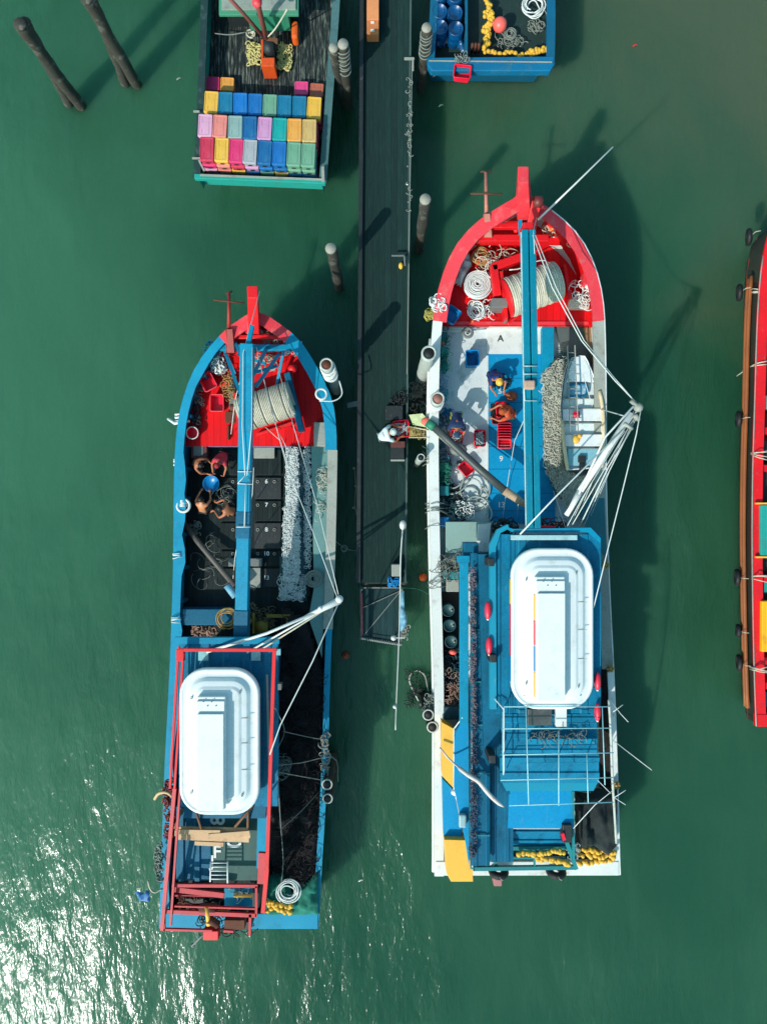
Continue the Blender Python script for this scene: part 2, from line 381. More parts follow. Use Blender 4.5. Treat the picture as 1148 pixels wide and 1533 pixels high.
def poly_area(poly):
    xs = [p[0] for p in poly]; ys = [p[1] for p in poly]
    def f():
        while True:
            q = (rnd.uniform(min(xs), max(xs)), rnd.uniform(min(ys), max(ys)))
            if inside(q, poly): return q
    return f
def mound(mb, poly, z, h, step=4, amp=.1, edge=10, fold=None, freq=2.2):
    """heap of net: height field over a pixel polygon lying on height z"""
    xs = [p[0] for p in poly]; ys = [p[1] for p in poly]
    x0, y0 = min(xs), min(ys); nx = int((max(xs) - x0) / step) + 2; ny = int((max(ys) - y0) / step) + 2
    V = {}; vs_ = []
    seed = rnd.random() * 50
    def hh(x, y):
        d = edge_dist((x, y), poly) if inside((x, y), poly) else 0
        e = min(1, d / edge); e = math.sqrt(e) if e > 0 else 0
        w_ = P(x, y, z); q = Vector((w_.x * freq, w_.y * freq, seed))
        if fold: q = Vector((w_.x * fold[0], w_.y * fold[1], seed))
        t = noise.fractal(q, 1.0, 2.0, 4)
        return e * (h + amp * t) + .01
    keep = {}
    for j in range(ny):
        for i in range(nx):
            x = x0 + i * step; y = y0 + j * step
            keep[i, j] = inside((x + .01, y + .01), poly) or edge_dist((x, y), poly) < step * .5
            w_ = P(x, y, z); vs_.append(Vector((w_.x, w_.y, z + hh(x, y))))
    fs = []
    for j in range(ny - 1):
        for i in range(nx - 1):
            if keep[i, j] and keep[i + 1, j] and keep[i, j + 1] and keep[i + 1, j + 1]:
                fs.append((j * nx + i, (j + 1) * nx + i, (j + 1) * nx + i + 1, j * nx + i + 1))
    used = sorted({i for f in fs for i in f}); mp = {a: k for k, a in enumerate(used)}
    t_ = mb.smooth; mb.smooth = True; mb.add([vs_[i] for i in used], [[mp[i] for i in f] for f in fs]); mb.smooth = t_
    return mb
def text(s, px, py, z, size, matr, parent, rz=0, name='number'):
    cu = bpy.data.curves.new('t', 'FONT'); cu.body = s; cu.size = size; cu.align_x = 'CENTER'; cu.align_y = 'CENTER'; cu.extrude = .002; cu.offset = size * .02
    t = bpy.data.objects.new('t', cu); C.objects.link(t)
    me = bpy.data.meshes.new_from_object(t.evaluated_get(bpy.context.evaluated_depsgraph_get()))
    bpy.data.objects.remove(t); bpy.data.curves.remove(cu)
    me.name = name; me.materials.clear(); me.materials.append(matr)
    o = bpy.data.objects.new(name, me); C.objects.link(o); o.rotation_euler = (0, 0, rz)
    o.location = P(px, py, z) - (wl(parent) if parent else Vector()); o.parent = parent
    return o
def corrugated(mb, x0, y0, x1, y1, z0, z1=None, axis='x', pitch=.42, depth=.05, thick=.04):
    """ribbed sheet; z0 at y0 edge, z1 at y1 edge"""
    z1 = z0 if z1 is None else z1
    A = P(x0, y0, z0); B = P(x1, y0, z0); D = P(x0, y1, z1); E = P(x1, y1, z1)
    def prof(L_):
        pts = []; t = 0
        while t < L_:
            for dx, dz in ((0, 0), (.12, 0), (.2, 1), (.48, 1), (.56, 0)):
                if t + dx * pitch < L_: pts.append((t + dx * pitch, dz * depth))
            t += pitch
        pts.append((L_, 0)); return pts
    rows = []
    if axis == 'x':
        L_ = (B - A).length
        p = prof(L_)
        r0 = [A.lerp(B, t / L_) + Vector((0, 0, h)) for t, h in p]; r1 = [D.lerp(E, t / L_) + Vector((0, 0, h)) for t, h in p]
        mb.grid([r1, r0], False)
        mb.grid([[q - Vector((0, 0, thick + depth)) for q in r0], r0][::-1], False); mb.grid([r1, [q - Vector((0, 0, thick + depth)) for q in r1]][::-1], False)
    else:
        L_ = (D - A).length; p = prof(L_)
        r0 = [A.lerp(D, t / L_) + Vector((0, 0, h)) for t, h in p]; r1 = [B.lerp(E, t / L_) + Vector((0, 0, h)) for t, h in p]
        mb.grid([r0, r1], False)
        mb.grid([[q - Vector((0, 0, thick + depth)) for q in r0], r0], False); mb.grid([r1, [q - Vector((0, 0, thick + depth)) for q in r1]], False)
    dn = Vector((0, 0, -(thick + depth)))
    for a, b in ((A, D), (B, E)): mb.add([a, b, b + dn, a + dn], [(0, 1, 2, 3)])
    return mb
def rrect(cx, cy, hx, hy, r, z, n=8):
    pts = []
    for (sx, sy, a0) in ((1, 1, 0), (-1, 1, 90), (-1, -1, 180), (1, -1, 270)):
        for k in range(n + 1):
            a = R(a0 + 90 * k / n); pts.append(Vector((cx + sx * (hx - r) + r * math.cos(a), cy + sy * (hy - r) + r * math.sin(a), z)))
    return pts
def canopy(parent, x0, y0, x1, y1, z, stripes):
    """moulded white fibreglass roof with stepped rim and a raised box"""
    a = P(x0, y1, z); b = P(x1, y0, z); cx, cy = (a.x + b.x) / 2, (a.y + b.y) / 2; hx, hy = (b.x - a.x) / 2, (b.y - a.y) / 2
    mb = MB(); r = hx * .66
    prof = [(0.03, -.22), (.0, -.2), (0, -.02), (.03, 0), (.07, .015), (.09, 0), (.12, -.01), (.24, .0), (.27, .02), (.33, .10), (.36, .115), (.47, .12), (.50, .13), (.545, .17), (.58, .18)]
    loops = [rrect(cx, cy, hx - d, hy - d, max(.1, r - d), z + h) for d, h in prof]
    mb.loft(loops, smooth=True)
    o = mb.build('canopy', GELCOAT, parent)
    # raised box on top
    bx0, bx1 = cx - hx * .48, cx + hx * .22
    top = cy + hy * .66; bot = cy - hy * .86; zz = z + .18
    m2 = MB(); m2.box(((bx0 + bx1) / 2, (top + bot) / 2, zz + .09), (bx1 - bx0, top - bot, .18))
    m2.build('roof_box', GELCOAT, o, bev=.02)
    m3 = MB(); m3.box(((bx0 + bx1) / 2 + .01, (top - .42 + bot) / 2, zz + .25), (bx1 - bx0 - .06, top - bot - .5, .14))
    m3.box(((bx0 + bx1) / 2 + .0, (top - .08 - .2), zz + .21), (bx1 - bx0 - .02, .34, .06))
    m3.build('hatch_lid', GELCOAT, o, bev=.015)
    for yy in (.34, .0, -.36):
        m5 = MB(); m5.box((cx + hx * .56, cy + hy * yy, z + .125), (hx * .5, .012, .02)); m5.build('seam', GREYW, o)
    for sx_, sy_ in ((-.66, .62), (.55, .7), (-.66, -.66), (.6, -.7)):
        m5 = MB(); m5.torus((cx + hx * sx_, cy + hy * sy_, z + .15), .04, .012, (1, 0, .3), 12, 5); m5.build('lifting_eye', GREY, o)
    m5 = MB()
    for k in range(4): m5.cyl((cx - hx * .3 + k * .12, top - .12 - (k % 2) * .12, zz + .24), (cx - hx * .3 + k * .12, top - .12 - (k % 2) * .12, zz + .262), .018, n=8)
    m5.build('bolt', GREY, o)
    if stripes:
        cols = [YELP, REDPL, BLUPL, YELP]; L_ = top - .5 - bot - .1; y = top - .5
        for k, c in enumerate(cols):
            m4 = MB(); m4.box((bx0 - .012, y - L_ / 8, zz + .1), (.02, L_ / 4 - .04, .15)); m4.build('stripe', c, o); y -= L_ / 4
        cols = [YELP, REDPL, REDPL, BLUPL]; y = cy + hy * .62
        for k, c in enumerate(cols):
            m4 = MB(); m4.box((cx - hx - .006, y - hy * .16, z - .11), (.02, hy * .31, .16)); m4.build('stripe', c, o); y -= hy * .32
    return o
def basket(px, py, z, label, matr, rz=0, s=(.5, .36, .26), fill=None, mat2=None, group='fish baskets', hollow=True, name='fish_basket', cat='basket', rr=.05):
    """open plastic crate with slatted walls and a rolled rim"""
    c = P(px, py, z + s[2]); c.z = z; t = thing(name, label, cat, c, group); M = Matrix.Rotation(rz, 3, 'Z')
    hx, hy, h = s[0] / 2, s[1] / 2, s[2]
    b = MB()
    def loop(f, zz): return [c + M @ p for p in [q - Vector((0, 0, q.z)) + Vector((0, 0, zz)) for q in rrect(0, 0, hx * f, hy * f, rr * f, 0, 4 if rr > .1 else 3)]]
    b.loft([loop(.86, 0), loop(.97, h), loop(.92, h), loop(.80, .03)], cap0=True, cap1=True, smooth=False)
    b.build('basket_body', matr, t)
    r_ = MB(); r_.tube(loop(1.0, h), .022, 5, True); r_.build('rim', mat2 or matr, t)
    rb = MB()
    for k in range(1, 4): rb.tube(loop(.87 + .03 * k, h * k / 4), .008, 4, True)
    rb.build('slat', matr, t)
    if fill:
        fm = MB()
        for i in range(46):
            p = c + M @ Vector((rnd.uniform(-hx, hx) * .72, rnd.uniform(-hy, hy) * .72, h * .7 + rnd.random() * .07)); a = rnd.random() * 6.28; l = rnd.uniform(.06, .1)
            d = Vector((math.cos(a), math.sin(a), rnd.uniform(-.2, .2))) * l
            fm.tube([p - d, p - d * .6, p, p + d * .7, p + d * .8, p + d], [.004, .016, .02, .006, .014, .016], 5)
        o = fm.build('fish_heap', fill); tag(o, 'small silver fish heaped in the ' + label, 'fish', None, 'stuff')
    return t
def barrel(px, py, z, r, h, label, matr, top=None, group='drums'):
    c = P(px, py, z + h); c.z = z; t = thing('barrel', label, 'barrel', c, group)
    mb = MB(); n = 20
    def lp(f, zz): return [c + Vector((r * f * math.cos(6.2832 * k / n), r * f * math.sin(6.2832 * k / n), zz)) for k in range(n)]
    mb.loft([lp(.95, 0), lp(1, .03), lp(1, h * .3), lp(1.04, h * .33), lp(1, h * .36), lp(1, h * .64), lp(1.04, h * .67), lp(1, h * .7), lp(1, h - .02), lp(.96, h), lp(.9, h), lp(.89, h - .03)], cap0=True)
    mb.build('barrel_body', matr, t)
    m2 = MB(); m2.cyl(c + Vector((r * .5, 0, h - .03)), c + Vector((r * .5, 0, h + .015)), .03, n=8); m2.build('cap', top or matr, t)
    return t
def float_line(pts, nfl, label, r=.075, matr=YELLOW, cat='net floats', jitter=.05, group=None):
    path = catmull(pts, max(6, nfl)); t = thing('float_line', label, cat, path[0], group)
    rp = MB(); rp.tube(path, .01, 4); rp.build('rope', ROPE, t)
    proto = None
    for i, p in enumerate(path):
        q = p + Vector((rnd.uniform(-1, 1) * jitter, rnd.uniform(-1, 1) * jitter, r * .6 + rnd.random() * jitter * .6))
        if proto is None:
            m = MB(); m.ball(q, (r, r * .85, r * .8), 10, 6); proto = m.build('float', matr, t); o = proto
        else:
            o = proto.copy(); C.objects.link(o); o.location = q - wl(t); o.parent = t
        o.rotation_euler = (rnd.random() * .5, rnd.random() * .5, rnd.random() * 3); s_ = rnd.uniform(.8, 1.15); o.scale = (s_, s_, s_)
    return t
def pile(px, py, ztop, r, label, cap=PILET, body=PILEM, twin=None, ropes=False, group='mooring piles', hollow=False, sleeve=False, lean=(0, 0)):
    top = P(px, py, ztop); base = Vector((top.x + lean[0], top.y + lean[1], -.8)); t = thing('mooring_pile', label, 'pile', Vector((base.x, base.y, 0)), group)
    def one(tp, bs, rr, hollow_):
        m = MB(); n = 22; pts = [bs.lerp(tp, k / n) for k in range(n + 1)]
        pts = [p + Vector((noise.noise(p * 1.7) * (.035 if not sleeve else .01), noise.noise(p * 1.3 + Vector((9, 0, 0))) * (.035 if not sleeve else .01), 0)) for p in pts]
        m.tube(pts, [rr * (1 + (.2 if not sleeve else .06) * noise.noise(p * 2.6) + (.1 if k < 2 else 0)) for k, p in enumerate(pts)], 12)
        m.build('sleeve' if sleeve else 'post', body, t)
        c = MB()
        if hollow_:
            c.torus(pts[-1] + Vector((0, 0, .02)), rr * .93, rr * .16, n=18, m=6); c.build('rim', cap, t)
            c2 = MB(); c2.cyl(pts[-1] + Vector((0, 0, -.1)), pts[-1] + Vector((0, 0, .015)), rr * .85, n=14); c2.build('core', hollow_, t)  # a black core stands in for the shade inside an open top
        else:
            c.cyl(pts[-1] - Vector((0, 0, .02)), pts[-1] + Vector((0, 0, .05)), rr * 1.08, rr * .92, 12); c.build('pile_cap', cap, t)
    one(top, base, r, hollow)
    if twin:
        one(top + Vector((twin[2] * .35, twin[3] * .35 + .05, -.1)), base + Vector((twin[0], twin[1], 0)), r * .9, hollow)
    if ropes:
        m = MB()
        for k in range(7):
            zc = ztop * (.62 + .05 * k); p = base.lerp(top, (zc + .8) / (ztop + .8)); m.torus(p, r * 1.18, .022, (rnd.uniform(-.3, .3), rnd.uniform(-.3, .3), 1), 16, 5)
        m.build('rope', ROPEW if sleeve else ROPEG, t)
    return t
def tyre(px, py, z, Rr, r, axis, label, group='tyre fenders'):
    c = P(px, py, z); t = thing('tyre', label, 'tyre', c, group)
    m = MB(); m.torus(c, Rr, r, axis, 24, 8); m.build('tread', BLACK, t)
    m = MB(); q = c + Vector((0, 0, Rr)); m.tube([q, q + Vector((.0, 0, .25)), q + Vector((.12 if axis[0] > 0 else .05, 0, .32))], .012, 5); m.build('rope', ROPE, t)
    return t

# skin-modifier people ---------------------------------------------------
def skin(name, verts, edges, radii, matr, parent, root=0, sub=1):
    me = bpy.data.meshes.new(name); me.from_pydata(verts, edges, []); me.materials.append(matr)
    o = bpy.data.objects.new(name, me); C.objects.link(o); o.parent = parent
    md = o.modifiers.new('skin', 'SKIN'); md.use_smooth_shade = True
    sv = me.skin_vertices[0] if me.skin_vertices else None
    if sv is None:
        # the layer appears with the modifier in background mode after an update
        import bmesh
        bm = bmesh.new(); bm.from_mesh(me); bm.verts.layers.skin.verify(); bm.to_mesh(me); bm.free(); sv = me.skin_vertices[0]
    for i, r_ in enumerate(radii):
        rr = r_ if isinstance(r_, tuple) else (r_, r_)
        sv.data[i].radius = rr; sv.data[i].use_root = (i == root)
    s_ = o.modifiers.new('sub', 'SUBSURF'); s_.levels = sub; s_.render_levels = sub
    return o
POSES = {
 'crouch': dict(pel=(0, 0, .27), spi=(0, .07, .46), che=(0, .2, .62), nek=(0, .3, .72), hed=(0, .38, .80), crn=(0, .42, .89), hip=(.10, .02, .27), kne=(.2, .40, .42), ank=(.15, .10, .09), toe=(.17, .27, .04), sho=(.18, .22, .66), elb=(.27, .44, .5), wri=(.17, .62, .38), pal=(.15, .69, .35)),
 'bend': dict(pel=(0, 0, .88), spi=(0, .14, 1.03), che=(0, .36, 1.16), nek=(0, .52, 1.2), hed=(0, .62, 1.22), crn=(0, .71, 1.25), hip=(.10, .02, .86), kne=(.12, .12, .48), ank=(.12, -.02, .09), toe=(.13, .14, .03), sho=(.19, .42, 1.15), elb=(.28, .55, .92), wri=(.18, .72, .74), pal=(.16, .78, .68)),
 'stand': dict(pel=(0, 0, .92), spi=(0, -.01, 1.12), che=(0, .0, 1.32), nek=(0, .02, 1.47), hed=(0, .05, 1.58), crn=(0, .04, 1.68), hip=(.09, 0, .9), kne=(.11, .05, .5), ank=(.11, -.02, .09), toe=(.13, .15, .03), sho=(.19, 0, 1.4), elb=(.28, .1, 1.14), wri=(.2, .34, 1.06), pal=(.18, .42, 1.05)),
}
def person(px, py, z, rz, pose, label, shirt=None, pants=DARK, hat=None, skinm=SKIN, hairm=HAIR, var=0.0):
    D = dict(POSES[pose]); c = P(px, py, z + .7); c.z = z
    if var:
        for k in ('elb', 'wri', 'pal'): D[k] = tuple(a + rnd.uniform(-var, var) for a in D[k])
    t = thing('person', label, 'person', c); t.rotation_euler = (0, 0, rz)
    v = []; e = []; r_ = []
    def ad(p, rad, to=None):
        v.append(Vector(p)); r_.append(rad)
        if to is not None: e.append((to, len(v) - 1))
        return len(v) - 1
    mir = lambda p, s: (p[0] * s, p[1], p[2])
    pe = ad(D['pel'], (.12, .10)); sp = ad(D['spi'], (.12, .10), pe); ch = ad(D['che'], (.145, .105), sp); nk = ad(D['nek'], .055, ch)
    hd = ad(D['hed'], (.082, .095), nk); cr = ad(D['crn'], (.07, .08), hd)
    fw = (Vector(D['crn']) - Vector(D['hed'])).cross(Vector((1, 0, 0))); fw = -fw.normalized() if fw.y < 0 or pose == 'x' else fw.normalized()
    if fw.y < 0: fw = -fw
    if pose == 'bend': fw = Vector((0, .35, -.94))
    if pose == 'crouch': fw = Vector((0, .85, -.5))
    h = Vector(D['hed'])
    for s in (1, -1):
        hp = ad(mir(D['hip'], s), .095, pe); kn = ad(mir(D['kne'], s), .062, hp); an = ad(mir(D['ank'], s), .042, kn); to = ad(mir(D['toe'], s), .036, an)
        sh = ad(mir(D['sho'], s), .06, ch); el = ad(mir(D['elb'], s), .043, sh); wr = ad(mir(D['wri'], s), .028, el); pa = ad(mir(D['pal'], s), (.04, .022), wr)
        d = (Vector(v[pa]) - Vector(v[wr])).normalized(); side = Vector((1, 0, 0))
        for f, (off, l) in enumerate(((-.030, .055), (-.011, .068), (.010, .072), (.030, .062))):
            k1 = ad(v[pa] + d * .03 + side * off * s + Vector((0, 0, -.004)), .0085, pa)
            ad(v[k1] + d * l * .8 + Vector((0, 0, -l * .55)), .0075, k1)
        k1 = ad(v[pa] - d * .02 - side * .045 * s + Vector((0, 0, -.005)), .010, pa); ad(v[k1] + d * .035 - side * .012 * s + Vector((0, 0, -.02)), .009, k1)
    skin('body', v, e, r_, skinm, t)
    if hat is None:
        m = MB(); m.ball(h + (Vector(D['crn']) - h) * .62 - fw * .02, (.092, .1, .09), 12, 8)
        o = m.build('hair', hairm, None); o.parent = t
    else:
        up_ = (Vector(D['crn']) - h).normalized(); m = MB(); m.ball(h + up_ * .075, (.1, .11, .08), 12, 8); q = h + up_ * .06
        m.torus(q, .11, .02, tuple(up_), 18, 5); o = m.build('hat', hat, None); o.parent = t
    # face: nose, eyes, mouth, ears
    m = MB(); m.ball(h + fw * .095, (.014, .02, .02), 8, 5); o = m.build('nose', skinm, None); o.parent = t
    up_ = (Vector(D['crn']) - h).normalized()
    for s in (1, -1):
        m = MB(); m.ball(h + fw * .083 + up_ * .022 + Vector((s * .033, 0, 0)), .011, 8, 5); o = m.build('eye', HAIR, None); o.parent = t
        m = MB(); m.ball(h + Vector((s * .086, 0, 0)), (.012, .022, .03), 8, 5); o = m.build('ear', skinm, None); o.parent = t
    if shirt is not None:
        vv = [D['spi'], D['che'], tuple(Vector(D['che']).lerp(Vector(D['nek']), .55))]; ee = [(0, 1), (1, 2)]; rr = [.165, .2, .12]
        vv.insert(0, tuple(Vector(D['pel']).lerp(Vector(D['spi']), .35))); ee = [(0, 1), (1, 2), (2, 3)]; rr.insert(0, .155)
        for s in (1, -1):
            i = len(vv); vv += [Vector(mir(D['sho'], s)), Vector(mir(D['sho'], s)).lerp(Vector(mir(D['elb'], s)), .75)]; ee += [(2, i), (i, i + 1)]; rr += [.09, .07]
        skin('shirt', [Vector(q) for q in vv], ee, rr, shirt, t, 1)
    vv = [Vector(D['pel'])]; ee = []; rr = [(.14, .12)]
    for s in (1, -1):
        i = len(vv); hp = Vector(mir(D['hip'], s)); kn = Vector(mir(D['kne'], s)); an = Vector(mir(D['ank'], s))
        vv += [hp, kn, kn.lerp(an, .3)]; ee += [(0, i), (i, i + 1), (i + 1, i + 2)]; rr += [.115, .082, .075]
    skin('trousers', vv, ee, rr, pants, t)
    return t

# ------------------------------------------------------------------ hull
def offset_line(pts, d):
    out = []
    for i, p in enumerate(pts):
        a = pts[max(0, i - 1)]; b = pts[min(len(pts) - 1, i + 1)]; t = Vector((b.x - a.x, b.y - a.y, 0)).normalized(); nrm = Vector((t.y, -t.x, 0))
        out.append(p + nrm * d)
    return out
class Hull:
    def iy(s, y, side='L'):
        ln = s.L if side == 'L' else s.R
        return min(range(s.n), key=lambda i: abs((766.5 - ln[i].y * F / (CAMH - ln[i].z)) - y))
    """left/right gunwale lines run from stern to stem (pixel points lifted to the gunwale height)"""
    def __init__(s, Lp, Rp, zf, n=48):
        s.L = catmull([P(x, y, zf(y)) for x, y in Lp], n); s.R = catmull([P(x, y, zf(y)) for x, y in Rp], n); s.n = n; s.zf = zf
        s.R[-1] = s.L[-1].copy()
    def shell(s, parent, mats, flare=.86, rake=.15, name='hull', inner=.12, deck=1.2, innermat=0):
        mb = MB(); n = s.n; cx = [(s.L[i] + s.R[i]) / 2 for i in range(n)]
        ends = []
        for side, sg in ((s.L, 1), (s.R, -1)):
            rows = []
            for (f, zz) in ((1.0, None), (.985, .72), (.975, .5), (.94, .25), (.9, 0)):
                row = []
                for i in range(n):
                    p = side[i]; t = i / (n - 1); ff = 1 - (1 - f) * (1 + 1.8 * max(0, t - .55) / .45) * (1 - flare) / .1
                    q = cx[i] + (p - cx[i]) * ff; z_ = p.z - .02 if zz is None else p.z * zz if zz > 0 else -.5
                    yb = 0 if t < .8 else -(1 - (0 if zz is None else 0 if False else (z_ / p.z if p.z else 0))) * (t - .8) * 4.2
                    rk = rake * max(0, 1 - t / .12) * (0 if zz is None else 1 - max(0, z_) / p.z)
                    row.append(Vector((q.x, q.y + (0 if zz is None else yb) + rk, z_)))
                rows.append(row)
            ends.append([r[0] for r in rows])
            mb.cur = 0; mb.grid(rows if sg > 0 else rows[::-1])
            # bulwark inside
            inn = offset_line(side, inner * sg); mb.cur = innermat
            lo = [Vector((p.x, p.y, deck - .1)) for p in inn]; hi = [Vector((p.x, p.y, p.z - .03)) for p in inn]
            mb.grid([lo, hi] if sg > 0 else [hi, lo])
        mb.cur = 0
        l0, r0 = s.L[0], s.R[0]
        mb.grid([ends[1], ends[0]], False)
        mb.cur = innermat
        mb.add([l0 + Vector((.1, .18, -.03)), r0 + Vector((-.1, .18, -.03)), Vector((r0.x - .1, r0.y + .18, deck - .1)), Vector((l0.x + .1, l0.y + .18, deck - .1))], [(3, 2, 1, 0)])
        return mb.build(name, mats, parent)
    def deck(s, parent, name, matr, z, y0, y1, inset=.1, th=.08):
        """deck plate between world-y given by pixel rows y0 (fore) and y1 (aft)"""
        a = P(0, y0, z).y; b = P(0, y1, z).y; top = []
        def clip(line):
            out = []
            for i in range(len(line) - 1):
                p, q = line[i], line[i + 1]
                if p.y <= q.y:
                    for yy in (b, a):
                        pass
                out.append(p)
            out.append(line[-1])
            res = []
            def at(y):
                for p, q in zip(line, line[1:]):
                    if p.y <= y <= q.y and q.y > p.y: return p.lerp(q, (y - p.y) / (q.y - p.y))
                return None
            e = at(b) or (line[0] if line[0].y > b else None)
            if e is not None: res.append(e)
            res += [p for p in line if b < p.y < a]
            e = at(a)
            if e is not None: res.append(e)
            return res
        Lc = clip(offset_line(s.L, inset)); Rc = clip(offset_line(s.R, -inset))
        m = min(len(Lc), len(Rc))
        Lc = resample(Lc, 24); Rc = resample(Rc, 24)
        mb = MB(); mb.grid([[Vector((p.x, p.y, z)) for p in Rc], [Vector((p.x, p.y, z)) for p in Lc]][::-1], False)
        mb.add([Vector((Lc[0].x, Lc[0].y, z)), Vector((Rc[0].x, Rc[0].y, z)), Vector((Rc[0].x, Rc[0].y, z - th)), Vector((Lc[0].x, Lc[0].y, z - th))], [(3, 2, 1, 0)])
        return mb.build(name, matr, parent)
    def cap(s, parent, name, matr, side, i0, i1, wid, lift=.0, th=.07, out=.04, rag=0, cols=None):
        line = (s.L if side == 'L' else s.R)[i0:i1 + 1]; sg = 1 if side == 'L' else -1
        o_ = offset_line(line, -out * sg); wv = lambda i: wid + (rag * max(0, noise.noise(Vector((i * .45, 3.3, 0)))) if rag else 0)
        inn = []
        ol = offset_line(line, 1 * sg)
        for i, (p, q) in enumerate(zip(line, ol)): inn.append(p + (q - p) * wv(i))
        up = Vector((0, 0, lift)); dn = Vector((0, 0, lift - th)); mb = MB()
        rows = [[p + dn for p in o_], [p + up for p in o_], [p + up for p in inn], [p + dn for p in inn]]
        if sg < 0: rows = rows[::-1]
        mb.grid(rows[::-1], False)
        for k in (0, -1): mb.add([r[k] for r in rows], [(0, 1, 2, 3) if k == 0 else (3, 2, 1, 0)])
        return mb.build(name, matr, parent)
def resample(pts, n):
    ln = [0]
    for a, b in zip(pts, pts[1:]): ln.append(ln[-1] + (b - a).length)
    out = []; j = 0
    for i in range(n):
        d = ln[-1] * i / (n - 1)
        while j < len(ln) - 2 and ln[j + 1] < d: j += 1
        sg = ln[j + 1] - ln[j]; out.append(pts[j].lerp(pts[j + 1], 0 if sg < 1e-9 else min(1, (d - ln[j]) / sg)))
    return out
def sheer(ystern, ybow, zs, zm, zb):
    def f(y):
        t = (ystern - y) / (ystern - ybow)
        return zm + (zs - zm) * max(0, 1 - t / .4) ** 2 + (zb - zm) * max(0, (t - .45) / .55) ** 2
    return f
def pipe(mb, pts, r, n=6): return mb.tube([P(*p) for p in pts], r, n)
def part(name, matr, parent, fn, bev=0):
    mb = MB(); fn(mb); return mb.build(name, matr, parent, bev=bev)

